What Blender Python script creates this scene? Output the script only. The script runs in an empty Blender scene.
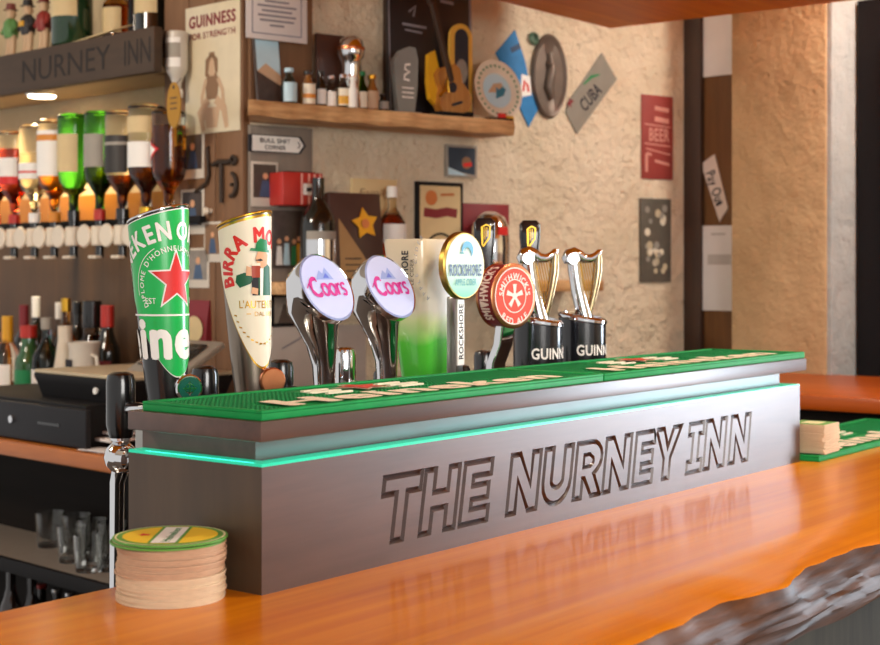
import bpy, bmesh, random
from math import *
from mathutils import Vector, Matrix, geometry
random.seed(7)
S = bpy.context.scene
COL = S.collection
PI = pi
def R(d): return radians(d)

# ------------------------------------------------------------------ camera
cd = bpy.data.cameras.new('camera'); cam = bpy.data.objects.new('camera', cd); COL.objects.link(cam)
CAM = Vector((-.975, -.962, 1.403))
cam.location = CAM; cam.rotation_euler = (R(90), 0, R(37.7-90))
cd.sensor_width = 36; cd.lens = 36*1470/880; cd.shift_y = -.0619
cd.clip_start = .05; cd.clip_end = 60
cd.dof.use_dof = True; cd.dof.focus_distance = 1.72; cd.dof.aperture_fstop = 9.5
S.camera = cam
# ------------------------------------------------------------------ world, lights, exposure
w = bpy.data.worlds.new('world'); S.world = w; w.use_nodes = True
w.node_tree.nodes['Background'].inputs[0].default_value = (.86, .84, .82, 1)
w.node_tree.nodes['Background'].inputs[1].default_value = .70
S.view_settings.view_transform = 'Standard'; S.view_settings.look = 'None'
S.view_settings.gamma = 1; S.view_settings.use_curve_mapping = False
S.view_settings.exposure = 0.22
def light(name, kind, loc, power, col, size=.1, sizey=None, target=None, spot=None, blend=.5):
    d = bpy.data.lights.new(name, kind); o = bpy.data.objects.new(name, d); COL.objects.link(o)
    o.location = loc; d.energy = power; d.color = col
    if kind == 'AREA':
        d.shape = 'RECTANGLE' if sizey else 'DISK'; d.size = size
        if sizey: d.size_y = sizey
    else: d.shadow_soft_size = size
    if spot: d.spot_size = R(spot); d.spot_blend = blend
    if target is not None:
        o.rotation_euler = (Vector(target)-Vector(loc)).to_track_quat('-Z', 'Y').to_euler()
    return o
light('window_daylight', 'AREA', (4.16, -1.45, 1.30), 200, (.76, .88, 1), 1.6, 1.75, target=(.2, -1.25, 1.3))
light('front_window_daylight', 'AREA', (-1.3, -3.1, 1.85), 62, (1, .96, .92), 1.5, 1.2, target=(.7, .3, 1.2))
light('room_ceiling_lamp', 'AREA', (2.42, -.15, 2.5), 13, (1, .93, .84), .3, target=(1.9, 1.2, 1.5))

light('staff_side_fill', 'AREA', (-.9, 1.5, 2.5), 30, (1, .90, .76), .5, target=(1.0, 1.4, 1.4))  # added fill brightening the pier face and bottles, no fixture modelled
# ------------------------------------------------------------------ colours and materials
def lin(h):
    if isinstance(h, str):
        h = h.lstrip('#'); v = [int(h[i:i+2], 16)/255 for i in (0, 2, 4)]
    else: v = h
    return tuple((x/12.92 if x <= .04045 else ((x+.055)/1.055)**2.4) for x in v)
MATS = {}
def nodes(name):
    m = bpy.data.materials.new(name); m.use_nodes = True
    nt = m.node_tree; return m, nt, nt.nodes['Principled BSDF']
def ramp_mix(nt, fac, c1, c2):
    x = nt.nodes.new('ShaderNodeMix'); x.data_type = 'RGBA'
    nt.links.new(fac, x.inputs[0]); x.inputs[6].default_value = (*c1, 1); x.inputs[7].default_value = (*c2, 1)
    return x.outputs[2]
def noise(nt, scale, detail=3, stretch=(1, 1, 1), rough=.5, rot=(0, 0, 0)):
    tc = nt.nodes.new('ShaderNodeTexCoord'); mp = nt.nodes.new('ShaderNodeMapping')
    mp.inputs['Scale'].default_value = stretch; mp.inputs['Rotation'].default_value = rot
    n = nt.nodes.new('ShaderNodeTexNoise'); n.inputs['Scale'].default_value = scale; n.inputs['Detail'].default_value = detail
    n.inputs['Roughness'].default_value = rough
    nt.links.new(tc.outputs['Object'], mp.inputs[0]); nt.links.new(mp.outputs[0], n.inputs[0])
    return n.outputs[0]
def contrast(nt, s, lo, hi):
    r = nt.nodes.new('ShaderNodeMapRange'); r.inputs[1].default_value = lo; r.inputs[2].default_value = hi
    nt.links.new(s, r.inputs[0]); return r.outputs[0]
def bump(nt, b, s, strength, dist=.002):
    n = nt.nodes.new('ShaderNodeBump'); n.inputs['Strength'].default_value = strength; n.inputs['Distance'].default_value = dist
    nt.links.new(s, n.inputs['Height']); nt.links.new(n.outputs[0], b.inputs['Normal'])
def mat(name, col, rough=.5, metal=0, var=.10, scale=25, bmp=0, coat=0, emit=0, ecol=None, trans=0, ior=1.45, spec=None):
    if name in MATS: return MATS[name]
    m, nt, b = nodes(name); c = lin(col)
    s = noise(nt, scale)
    o = ramp_mix(nt, s, tuple(x*(1-var) for x in c), tuple(min(1, x*(1+var)) for x in c))
    nt.links.new(o, b.inputs['Base Color'])
    b.inputs['Roughness'].default_value = rough; b.inputs['Metallic'].default_value = metal
    b.inputs['Coat Weight'].default_value = coat; b.inputs['Coat Roughness'].default_value = .08
    if spec is not None: b.inputs['Specular IOR Level'].default_value = spec
    if trans: b.inputs['Transmission Weight'].default_value = trans; b.inputs['IOR'].default_value = ior
    if emit:
        b.inputs['Emission Color'].default_value = (*lin(ecol or col), 1); b.inputs['Emission Strength'].default_value = emit
    if bmp: bump(nt, b, s, bmp)
    MATS[name] = m; return m
def wood(name, c1, c2, axis='x', scale=9, rough=.4, coat=0, bmp=.15, coat_r=.1, lo=.35, hi=.68, st0=.09, spec=None):
    m, nt, b = nodes(name)
    st = {'x': (st0, 1, 1), 'y': (1, st0, 1), 'z': (1, 1, st0)}[axis]
    s = noise(nt, scale, 6, st, .62); s2 = noise(nt, scale*7, 4, st, .6)
    mx = nt.nodes.new('ShaderNodeMath'); mx.operation = 'MULTIPLY_ADD'; mx.inputs[1].default_value = .35
    nt.links.new(s2, mx.inputs[0])
    ad = nt.nodes.new('ShaderNodeMath'); ad.operation = 'MULTIPLY'; ad.inputs[1].default_value = .65
    nt.links.new(s, ad.inputs[0]); nt.links.new(ad.outputs[0], mx.inputs[2])
    o = ramp_mix(nt, contrast(nt, mx.outputs[0], lo, hi), lin(c1), lin(c2))
    nt.links.new(o, b.inputs['Base Color'])
    b.inputs['Roughness'].default_value = rough; b.inputs['Coat Weight'].default_value = coat; b.inputs['Coat Roughness'].default_value = coat_r
    if spec is not None: b.inputs['Specular IOR Level'].default_value = spec
    if bmp: bump(nt, b, mx.outputs[0], bmp, .002)
    MATS[name] = m; return m
def plaster(name, c1, c2, strength=.7, sc=14):
    m, nt, b = nodes(name)
    s = noise(nt, sc, 8, (1, 1, 1), .62)
    v = nt.nodes.new('ShaderNodeTexVoronoi'); v.inputs['Scale'].default_value = 26
    tc = nt.nodes.new('ShaderNodeTexCoord'); nt.links.new(tc.outputs['Object'], v.inputs[0])
    pit = contrast(nt, v.outputs[0], .02, .22)
    s3 = noise(nt, 5, 4)
    o = ramp_mix(nt, contrast(nt, s3, .3, .7), lin(c1), lin(c2))
    nt.links.new(o, b.inputs['Base Color']); b.inputs['Roughness'].default_value = .85
    a = nt.nodes.new('ShaderNodeMath'); a.operation = 'MULTIPLY_ADD'; a.inputs[1].default_value = .25
    nt.links.new(pit, a.inputs[0]); nt.links.new(contrast(nt, s, .3, .75), a.inputs[2])
    bump(nt, b, a.outputs[0], strength, .018)
    MATS[name] = m; return m
def glass(name, col, rough=.03, ior=1.35):
    if name in MATS: return MATS[name]
    m, nt, b = nodes(name)
    s = noise(nt, 6); c = lin(col)
    o = ramp_mix(nt, s, tuple(x*.95 for x in c), c)
    nt.links.new(o, b.inputs['Base Color']); b.inputs['Roughness'].default_value = rough
    b.inputs['Transmission Weight'].default_value = 1; b.inputs['IOR'].default_value = ior
    MATS[name] = m; return m

counter_wood = wood('varnished_orange_wood', '#ae5203', '#e8900a', 'x', 8, .26, .2, .10, .10, .30, .70, spec=.2, st0=.035)
far_wood = wood('varnished_red_wood', '#9c420a', '#c05c10', 'y', 7, .35, .1, .05, spec=.2)
canopy_wood = wood('canopy_orange_wood', '#c45c06', '#ea8c12', 'x', 6, .45, 0, .05, spec=.1)
bark = wood('dark_live_edge_wood', '#2a1608', '#6a4020', 'x', 16, .5, 0, .9, .25, spec=.07)
panel_grey = wood('grey_stained_wood', '#2f2b24', '#4a4438', 'z', 10, .85, spec=.1)
box_wood = wood('dark_stained_box_wood', '#33231c', '#6a4d41', 'x', 6, .40, .30, .06, .36, .3, .72)
box_wood_end = wood('dark_stained_end_wood', '#3c2d1f', '#56432e', 'z', 6, .42, .15, .06, .3)
groove = wood('carved_groove_wood', '#24120b', '#4a2a1b', 'x', 12, .35, .3)
rough_wood = wood('rough_shelf_wood', '#94602f', '#e4b882', 'x', 14, .6, 0, .5, lo=.40, hi=.62)
beam_wood = wood('dark_beam_wood', '#34271c', '#4d3a29', 'x', 8, .6)
beam_dark = mat('beam_letter_dark', '#20160f', .7)
pier_wood = wood('brown_pier_boards', '#6b4a31', '#8d6848', 'z', 7, .65)
grey_board = wood('grey_painted_board', '#7d746b', '#96897b', 'z', 7, .7)
dark_post = wood('dark_post_wood', '#2c1c12', '#4b2f1b', 'z', 8, .6)
door_board = wood('brown_door_boards', '#59391c', '#7a5228', 'z', 9, .6)
cab_wood = wood('black_brown_cabinet', '#120c08', '#1e1610', 'x', 8, .7, spec=.15)
worktop_wood = wood('back_worktop_wood', '#8e4a1c', '#b56a2c', 'x', 8, .35, .3)
shelf_paint = mat('pale_grey_shelf', '#857b70', .5)
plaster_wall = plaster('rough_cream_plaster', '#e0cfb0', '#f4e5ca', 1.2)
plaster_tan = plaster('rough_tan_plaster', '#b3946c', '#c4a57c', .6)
plaster_white = plaster('rough_white_plaster', '#9fa4a4', '#b6b9b6', .5)
plaster_warm = plaster('warm_alcove_plaster', '#c9b088', '#dcc49c', .3)
black_door = mat('black_door_paint', '#151215', .6, spec=.2)
floor_m = mat('floor_stone', '#5d5148', .7)
ceil_m = mat('ceiling_paint', '#d8cdbb', .8)
chrome = mat('chrome', '#e6e6e8', .06, 1, .02)
steel = mat('brushed_steel', '#a9a59e', .28, 1, .06)
grey_steel = mat('grey_bronze_steel', '#8d8073', .3, 1, .06)
gold = mat('gold', '#d8a63c', .3, 1)
copper = mat('copper', '#c98158', .3, 1)
black_plastic = mat('black_plastic', '#121112', .22, 0, .1, coat=.4)
black_matte = mat('black_matte', '#161517', .6, spec=.2)
grey_till = mat('grey_till_plastic', '#8f877b', .5)
beige_till = mat('beige_till_plastic', '#b9a98c', .5)
white = mat('white_print', '#f2f0ea', .5, var=.04)
cream = mat('cream_print', '#efe6d0', .5, var=.04)
paper = mat('white_paper', '#dcd8d6', .8, var=.05)
ink = mat('dark_ink', '#26262e', .7)
grey_ink = mat('grey_ink', '#8b8a92', .8)
blue_ink = mat('blue_ink', '#56607e', .7)
red = mat('red_print', '#d8231f', .45)
maroon = mat('maroon_print', '#7e1a24', .5)
green_rubber = mat('green_rubber', '#078a42', .6, 0, .2, 60, spec=.25)
green_nub = mat('dark_green_rubber_nub', '#057437', .65, spec=.2)
beige_rubber = mat('beige_rubber', '#ece0c6', .6)
red_rubber = mat('red_rubber', '#d6472a', .55)
led = mat('teal_light_strip', '#10b890', .3, emit=.50, ecol='#0ec096')
green_label = mat('green_enamel', '#02b450', .28, 0, .12, 14, coat=.3)
green_ink = mat('green_print', '#12824a', .4)
# ------------------------------------------------------------------ mesh building helpers
_txt = {}
def glyphs(body, bold, shear, sp=1):
    k_ = (body, bold, shear, sp)
    if k_ in _txt: return _txt[k_]
    if bold > 0:                                       # thicken: union of shifted copies, island by island
        v0, f0 = glyphs(body, 0, shear, 1+2.4*bold); par = list(range(len(v0)))
        def find(i):
            while par[i] != i: i = par[i]
            return i
        seen = {}
        for i, v in enumerate(v0):
            q = (round(v.x, 5), round(v.y, 5)); par[i] = seen.setdefault(q, i)
        for f in f0:
            for i in f[1:]: par[find(i)] = find(f[0])
        isl = {}
        for f in f0: isl.setdefault(find(f[0]), []).append(f)
        VS = []; FS = []; n = 8 if bold > .03 else 5
        def area(vs, fs): return sum(abs(sum(vs[f[k-1]].x*vs[f[k]].y-vs[f[k]].x*vs[f[k-1]].y for k in range(len(f)))) for f in fs)/2
        for fl in isl.values():
            a0 = area(v0, fl); ext = [v0[i] for f in fl for i in f]
            peri = 2*(max(v.x for v in ext)-min(v.x for v in ext)+max(v.y for v in ext)-min(v.y for v in ext))
            best = (v0, fl)
            for tr in range(14):
                vs = []; fs = []
                for i in range(n):
                    a = 2*PI*i/n+.23+.41*tr; q = bold*(1+.013*i+.021*tr); o_ = {}
                    for f in fl:
                        for k in f:
                            if k not in o_: o_[k] = len(vs); vs.append(Vector((v0[k].x+cos(a)*q, v0[k].y+sin(a)*q*.8)))
                        fs.append([o_[k] for k in f])
                try: r_ = geometry.delaunay_2d_cdt(vs, [], fs, 0, 1e-6)
                except Exception: continue
                gv = [Vector((v.x, v.y, 0)) for v in r_[0]]; gf = [tuple(f) for f, o in zip(r_[2], r_[5]) if o]; a1 = area(gv, gf)
                if a0*1.02 < a1 < a0+peri*bold*2.6: best = (gv, gf); break
            o_ = len(VS); used = sorted({i for f in best[1] for i in f}); mp = {i: o_+k for k, i in enumerate(used)}
            VS += [best[0][i].copy() for i in used]; FS += [tuple(mp[i] for i in f) for f in best[1]]
        _txt[k_] = (VS, FS); return _txt[k_]
    c = bpy.data.curves.new('t', 'FONT'); c.body = body; c.size = 1; c.shear = shear; c.space_character = sp; c.resolution_u = 3
    o = bpy.data.objects.new('t', c); me = bpy.data.meshes.new_from_object(o)
    vs = [v.co.copy() for v in me.vertices]; fs = [tuple(p.vertices) for p in me.polygons]
    bpy.data.objects.remove(o); bpy.data.curves.remove(c); bpy.data.meshes.remove(me)
    _txt[k_] = (vs, fs); return _txt[k_]
CAP = max(v.y for v in glyphs('H', 0, 0)[0])
class MB:
    def __init__(s, m=None):
        s.bm = bmesh.new(); s.mats = []; s.cur = 0; s.M = Matrix()
        if m: s.m(m)
    def m(s, m):
        if m not in s.mats: s.mats.append(m)
        s.cur = s.mats.index(m); return s
    def at(s, loc=(0, 0, 0), rot=(0, 0, 0)):
        s.M = Matrix.Translation(loc) @ Matrix.Rotation(rot[2], 4, 'Z') @ Matrix.Rotation(rot[1], 4, 'Y') @ Matrix.Rotation(rot[0], 4, 'X'); return s
    def add(s, vs, fs, smooth=False):
        bv = [s.bm.verts.new(s.M @ Vector(v)) for v in vs]
        for f in fs:
            try:
                x = s.bm.faces.new([bv[i] for i in f]); x.material_index = s.cur; x.smooth = smooth
            except ValueError: pass
        return s
    def frombm(s, t, smooth=False):
        t.verts.index_update(); s.add([v.co.copy() for v in t.verts], [[v.index for v in f.verts] for f in t.faces], smooth); t.free(); return s
    def box(s, c, d, bev=0, seg=2, rot=None):
        t = bmesh.new(); bmesh.ops.create_cube(t, size=1); bmesh.ops.scale(t, vec=d, verts=t.verts)
        if bev: bmesh.ops.bevel(t, geom=t.edges[:], offset=bev, segments=seg, profile=.5, affect='EDGES')
        if rot: bmesh.ops.rotate(t, cent=(0, 0, 0), matrix=Matrix.Rotation(rot[2], 3, 'Z') @ Matrix.Rotation(rot[1], 3, 'Y') @ Matrix.Rotation(rot[0], 3, 'X'), verts=t.verts)
        bmesh.ops.translate(t, vec=c, verts=t.verts); return s.frombm(t)
    def lathe(s, prof, n=24, c=(0, 0, 0), axis='z', smooth=True, sy=1):
        vs = []; fs = []
        for r, z in prof:
            for k in range(n):
                a = 2*PI*k/n; x, y = r*cos(a), r*sin(a)*sy
                p = {'z': (x, y, z), 'y': (x, -z, y), 'x': (z, x, y)}[axis]
                vs.append((p[0]+c[0], p[1]+c[1], p[2]+c[2]))
        for i in range(len(prof)-1):
            for k in range(n):
                a, b = i*n+k, i*n+(k+1) % n
                fs.append((a, b, b+n, a+n))
        if prof[0][0] > 1e-6: fs.append(tuple(range(n))[::-1])
        if prof[-1][0] > 1e-6: fs.append(tuple(range((len(prof)-1)*n, len(prof)*n)))
        s.add(vs, fs, smooth); bmesh.ops.remove_doubles(s.bm, verts=s.bm.verts, dist=1e-7); return s
    def cyl(s, r, z0, z1, n=24, c=(0, 0, 0), axis='z', bev=0, r2=None, sy=1):
        r2 = r if r2 is None else r2
        if bev: pr = [(0, z0), (r-bev, z0), (r, z0+bev), (r2, z1-bev), (r2-bev, z1), (0, z1)]
        else: pr = [(0, z0), (r, z0), (r2, z1), (0, z1)]
        a = len(s.bm.faces); s.lathe(pr, n, c, axis, True, sy); return s
    def loft(s, rings, closed=True, caps=True, smooth=True):
        n = len(rings[0]); vs = [p for r in rings for p in r]; fs = []
        for i in range(len(rings)-1):
            for k in range(n if closed else n-1):
                a, b = i*n+k, i*n+(k+1) % n; fs.append((a, b, b+n, a+n))
        if caps: fs += [tuple(range(n))[::-1], tuple(range((len(rings)-1)*n, len(rings)*n))]
        return s.add(vs, fs, smooth)
    def tube(s, path, r, n=8, closed=False, caps=True, flat=1):
        P = [Vector(p) for p in path]; rs = r if isinstance(r, (list, tuple)) else [r]*len(P); rings = []; up = None
        for i, p in enumerate(P):
            a = P[i-1] if (i or closed) else p; b = P[(i+1) % len(P)] if (i < len(P)-1 or closed) else p
            t = (b-a).normalized()
            if up is None: up = t.orthogonal().normalized()
            up = (up-t*up.dot(t)).normalized(); q = t.cross(up)
            rings.append([p+(up*cos(2*PI*k/n)+q*sin(2*PI*k/n)*flat)*rs[i] for k in range(n)])
        if closed: rings.append(rings[0])
        s.loft(rings, True, caps and not closed)
        if closed: bmesh.ops.remove_doubles(s.bm, verts=s.bm.verts, dist=1e-7)
        return s
    def prism(s, poly, y0, y1, smooth=False):          # polygon in x,z ; front y0, back y1
        n = len(poly)
        vs = [(x, y0, z) for x, z in poly]+[(x, y1, z) for x, z in poly]
        tri = geometry.tessellate_polygon([[Vector((x, z, 0)) for x, z in poly]])
        fs = [tuple(t) for t in tri]+[tuple(i+n for i in t[::-1]) for t in tri]
        fs += [(k, (k+1) % n, (k+1) % n+n, k+n) for k in range(n)]
        return s.add(vs, fs, smooth)
    def flat(s, poly, y, fn=None):
        tri = geometry.tessellate_polygon([[Vector((x, z, 0)) for x, z in poly]])
        vs = [(x, y, z) for x, z in poly]
        if fn: return s.mapped([Vector((x, z, 0)) for x, z in poly], [tuple(t) for t in tri], fn)
        return s.add(vs, [tuple(t) for t in tri])
    def mapped(s, vs, fs, fn, step=.004):              # flat x,z art bent onto a curved surface
        t = bmesh.new(); bv = [t.verts.new((v.x, v.y, 0)) for v in vs]
        for f in fs:
            try: t.faces.new([bv[i] for i in f])
            except ValueError: pass
        x0, x1 = min(v.x for v in vs), max(v.x for v in vs); x = x0+step
        while x < x1:
            bmesh.ops.bisect_plane(t, geom=t.verts[:]+t.edges[:]+t.faces[:], plane_co=(x, 0, 0), plane_no=(1, 0, 0)); x += step
        y0, y1 = min(v.y for v in vs), max(v.y for v in vs); y = y0+.02
        while y < y1:
            bmesh.ops.bisect_plane(t, geom=t.verts[:]+t.edges[:]+t.faces[:], plane_co=(0, y, 0), plane_no=(0, 1, 0)); y += .02
        for v in t.verts: v.co = Vector(fn(v.co.x, v.co.y))
        return s.frombm(t, True)
    def text(s, body, h, x, z, y=0, bold=.02, shear=0, fit=None, align='C', rot=0, fn=None, xs=1):
        vs, fs = glyphs(body, bold, shear); k = h/CAP
        a, b = min(v.x for v in vs), max(v.x for v in vs); wid = (b-a)*k
        sx = k*xs if fit is None else k*fit/wid
        wd = (b-a)*sx; off = {'C': -wd/2, 'L': 0, 'R': -wd}[align]
        out = []
        for v in vs:
            px, pz = (v.x-a)*sx+off, v.y*k-h/2
            out.append(Vector((x+px*cos(rot)-pz*sin(rot), z+px*sin(rot)+pz*cos(rot), 0)))
        if fn: return s.mapped(out, fs, fn)
        return s.add([(v.x, y, v.y) for v in out], fs)
    def arc_text(s, body, h, cx, cz, rad, mid=90, y=0, bold=.02, gap=.18, fn=None, inside=False, xs=1):
        ws = []
        for ch in body:
            if ch == ' ': ws.append(.45*h); continue
            v, _ = glyphs(ch, bold, 0); ws.append((max(q.x for q in v)-min(q.x for q in v))*h/CAP*xs)
        tot = sum(ws)+gap*h*(len(body)-1); t = -tot/2
        for ch, wd in zip(body, ws):
            c = t+wd/2; t += wd+gap*h
            if ch == ' ': continue
            if not inside:
                a = R(mid)-c/rad; rot = a-PI/2
            else:
                a = R(mid)+c/rad; rot = a+PI/2
            s.text(ch, h, cx+rad*cos(a), cz+rad*sin(a), y, bold, 0, None, 'C', rot, fn, xs)
        return s
    def disc(s, r, cx, cz, y, n=32, sx=1, fn=None):
        return s.flat([(cx+r*sx*cos(2*PI*k/n), cz+r*sin(2*PI*k/n)) for k in range(n)], y, fn)
    def ring(s, r0, r1, cx, cz, y, n=40, a0=0, a1=360, sx=1, fn=None):
        vs = []; fs = []
        for k in range(n+1):
            a = R(a0+(a1-a0)*k/n)
            vs += [(cx+r0*sx*cos(a), cz+r0*sin(a)), (cx+r1*sx*cos(a), cz+r1*sin(a))]
        fs = [(2*k, 2*k+1, 2*k+3, 2*k+2) for k in range(n)]
        if fn: return s.mapped([Vector((x, z, 0)) for x, z in vs], fs, fn)
        return s.add([(x, y, z) for x, z in vs], fs)
    def rib(s, pts, wd, y, fn=None):                   # flat stroke along a polyline
        P = [Vector((p[0], p[1])) for p in pts]; ws = wd if isinstance(wd, (list, tuple)) else [wd]*len(P); L = []; Q = []
        for i, p in enumerate(P):
            a = P[max(0, i-1)]; b = P[min(len(P)-1, i+1)]; t = (b-a).normalized(); n = Vector((-t.y, t.x))*ws[i]/2
            L.append(p+n); Q.append(p-n)
        vs = L+Q; n = len(P); fs = [(i, i+1, n+i+1, n+i) for i in range(n-1)]
        if fn: return s.mapped([Vector((v.x, v.y, 0)) for v in vs], fs, fn)
        return s.add([(v.x, y, v.y) for v in vs], fs)
    def build(s, name, parent=None, loc=None, rz=0, smooth_angle=None):
        bmesh.ops.recalc_face_normals(s.bm, faces=s.bm.faces) if not getattr(s, 'keep', False) else None
        me = bpy.data.meshes.new(name); s.bm.to_mesh(me); s.bm.free()
        for m in s.mats: me.materials.append(m)
        try: me.set_sharp_from_angle(angle=R(42))
        except Exception: pass
        o = bpy.data.objects.new(name, me); COL.objects.link(o)
        if loc is not None: o.location = loc
        o.rotation_euler = (0, 0, rz)
        if parent is not None: o.parent = parent
        return o
def star(r, cx, cz, r2=.42, rot=90, sx=1):
    return [(cx+sx*(r if k % 2 == 0 else r*r2)*cos(R(rot+36*k)), cz+(r if k % 2 == 0 else r*r2)*sin(R(rot+36*k))) for k in range(10)]
def tag(o, label, cat, group=None):
    o['label'] = label; o['category'] = cat
    if group: o['group'] = group
    return o
def thing(name, label, cat, loc=(0, 0, 0), rz=0, group=None):
    o = bpy.data.objects.new(name, None); o.empty_display_size = .02; COL.objects.link(o)
    o.location = loc; o.rotation_euler = (0, 0, rz); return tag(o, label, cat, group)
def struct(o): o['kind'] = 'structure'; return o
def dup(root, loc, rz=None, label=None):
    r = root.copy(); COL.objects.link(r); r.location = loc
    if rz is not None: r.rotation_euler = (0, 0, rz)
    if label: r['label'] = label
    for ch in list(root.children):
        c = ch.copy(); COL.objects.link(c); c.parent = r
        for g in list(ch.children):
            d = g.copy(); COL.objects.link(d); d.parent = c
    return r
# wall frames: x runs right along the wall, y into the wall, z up
FV = Vector((cos(R(37.7)), sin(R(37.7)), 0)); RV = Vector((sin(R(37.7)), -cos(R(37.7)), 0))
def ray(px, py): return FV+RV*((px-440)/1470)-Vector((0, 0, 1))*((py-268)/1470)
class Frame:
    def __init__(s, o, h):
        s.o = Vector(o); s.rz = R(h); s.X = Vector((cos(s.rz), sin(s.rz), 0)); s.Y = Vector((-sin(s.rz), cos(s.rz), 0))
    def pt(s, u, off, z): return s.o+s.X*u-s.Y*off+Vector((0, 0, z))
    def at(s, px, py, off=0):                          # where a sight line meets the plane this far in front of the wall
        p = s.o-s.Y*off; r = ray(px, py); q = CAM+r*((p-CAM).dot(s.Y)/r.dot(s.Y))
        return (q-s.o).dot(s.X), q.z
    def rect(s, x0, y0, x1, y1, off=0):
        a = s.at(x0, y0, off); b = s.at(x1, y1, off)
        return (a[0]+b[0])/2, min(a[1], b[1]), b[0]-a[0], abs(a[1]-b[1])     # centre u, bottom z, width, height
P0 = Vector((1.365, 1.406, 0))
FB = Frame(P0, -14.7)
FL = Frame(P0, -96.3)
CORN = FB.pt(1.457, 0, 0)
FR = Frame(CORN, -96.3)
# ------------------------------------------------------------------ the room
def slab(name, m, fr, u0, u1, f0, f1, z0, z1, bev=0):
    b = MB(m); b.box(((u0+u1)/2, -(f0+f1)/2, (z0+z1)/2), (u1-u0, f1-f0, z1-z0), bev)
    return struct(b.build(name, None, (fr.o.x, fr.o.y, 0), fr.rz))
b = MB(floor_m); b.box((1.4, -.5, -.05), (7.2, 7, .1)); struct(b.build('floor'))
b = MB(ceil_m); b.box((1.4, -.5, 2.65), (7.2, 7, .1)); struct(b.build('ceiling'))
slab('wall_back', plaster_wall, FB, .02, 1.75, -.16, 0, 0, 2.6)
slab('wall_bar', plaster_warm, FL, -2.6, -.30, -.30, -.14, 0, 2.6)
slab('wall_side', pier_wood, FL, -.30, .0, -.30, -.03, 0, 2.6)
for i, (a, c_) in enumerate(((-.30, -.203), (-.201, -.102), (-.100, 0))):           # boards of the pier, bar side
    slab('trim_%d' % (i+1), pier_wood, FL, a, c_, -.03, 0.0, 0, 2.6, .003)
slab('trim_4', grey_board, FB, .012, .178, -.0, .012, 0, 1.725, .002)               # boards beside the corner, room side
slab('trim_5', pier_wood, FB, .012, .178, -.0, .012, 1.76, 2.6, .002)
# right-hand wall: dark post, door boards, tan pier, white reveal, black door
ud = FR.at(700.5, 268, .025)[0]
slab('trim_6', dark_post, FR, -.03, ud, -.02, .025, 0, 2.6, .004)
slab('trim_7', door_board, FR, ud, .42, -.02, .008, 0, 2.6, .002)
u730 = FR.at(730, 268, .12)[0]; u826 = FR.at(826, 268, .12)[0]
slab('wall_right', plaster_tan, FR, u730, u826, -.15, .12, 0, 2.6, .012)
slab('trim_8', plaster_white, FR, u826-.01, u826+.012, -.15, .112, 0, 2.6, .004)
b = MB(black_door)
b.box((u826+.45, .020, 1.05), (.86, .03, 2.1), .003)
for zz in (.55, 1.5):
    for xx in (.24, .64):
        b.box((u826+xx, .003, zz), (.3, .012, .7 if zz < 1 else .95), .004)
b.at(); o = struct(b.build('door_1', None, (FR.o.x, FR.o.y, 0), FR.rz))
b = MB(steel); b.cyl(.011, 0, .05, 14, (u826+.09, .005, 1.02), 'y'); b.tube([(u826+.09, -.04, 1.02), (u826+.2, -.04, 1.02)], .009)
b.build('door_handle', o)
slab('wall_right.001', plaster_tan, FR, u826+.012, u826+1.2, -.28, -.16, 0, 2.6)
# wall with the daylight window, beyond the right of the view
b = MB(plaster_tan)
b.box((4.3, -2.75, 1.3), (.12, 1.0, 2.6)); b.box((4.3, -.2, 1.3), (.12, .9, 2.6)); b.box((4.3, -1.45, .2), (.12, 1.6, .4)); b.box((4.3, -1.45, 2.4), (.12, 1.6, .4))
struct(b.build('wall_street'))
b = MB(white)
for y in (-2.22, -1.45, -.68): b.box((4.28, y, 1.3), (.05, .05, 1.8))
for z in (.42, 1.3, 2.17): b.box((4.28, -1.45, z), (.05, 1.6, .05))
struct(b.build('window_1'))
b = MB(pier_wood); b.box((2.6, -3.35, .6), (3.2, .1, 1.2)); b.m(plaster_tan); b.box((2.6, -3.35, 1.9), (3.2, .1, 1.4)); struct(b.build('wall_front'))
# lowered timber canopy above the bar
b = MB(canopy_wood); b.box((.39, -.13, 2.3), (3.58, 2.14, .60))
b.m(canopy_wood)
o = struct(b.build('ceiling_canopy'))
b = MB(canopy_wood)
b.box((.37, .925, 2.007), (3.58, .022, .012), .003); b.box((2.167, -.13, 2.007), (.022, 2.1, .012), .003)
struct(b.build('trim_9'))
lampglow = mat('lamp_glow', '#fff1d6', .4, emit=14, ecol='#ffe2b8')
lamps = [(1.75, -.32), (1.15, -.36), (.45, -.36)]
for i, (x, y) in enumerate(lamps):
    t = thing('ceiling_downlight', ['chrome-ringed ceiling downlight at the far end of the timber canopy', 'chrome-ringed middle ceiling downlight of the timber canopy', 'chrome-ringed ceiling downlight nearest the camera in the timber canopy'][i], 'lamp', (x, y, 2.02), group='canopy downlights')
    b = MB(chrome); b.ring(.032, .045, 0, 0, 0, 32); b.M = Matrix()
    q = MB(chrome); q.lathe([(.032, -.026), (.045, -.026), (.046, -.02), (.032, -.018)], 32); q.build('ring', t); b.bm.free()
    q = MB(lampglow); q.cyl(.032, -.022, -.018, 28); q.build('bulb', t)
    light('downlight_beam', 'SPOT', (x, y, 1.985), 16, (1, .88, .7), .03, target=(x-.05, y+.3, 1.1), spot=110, blend=.7)

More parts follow.
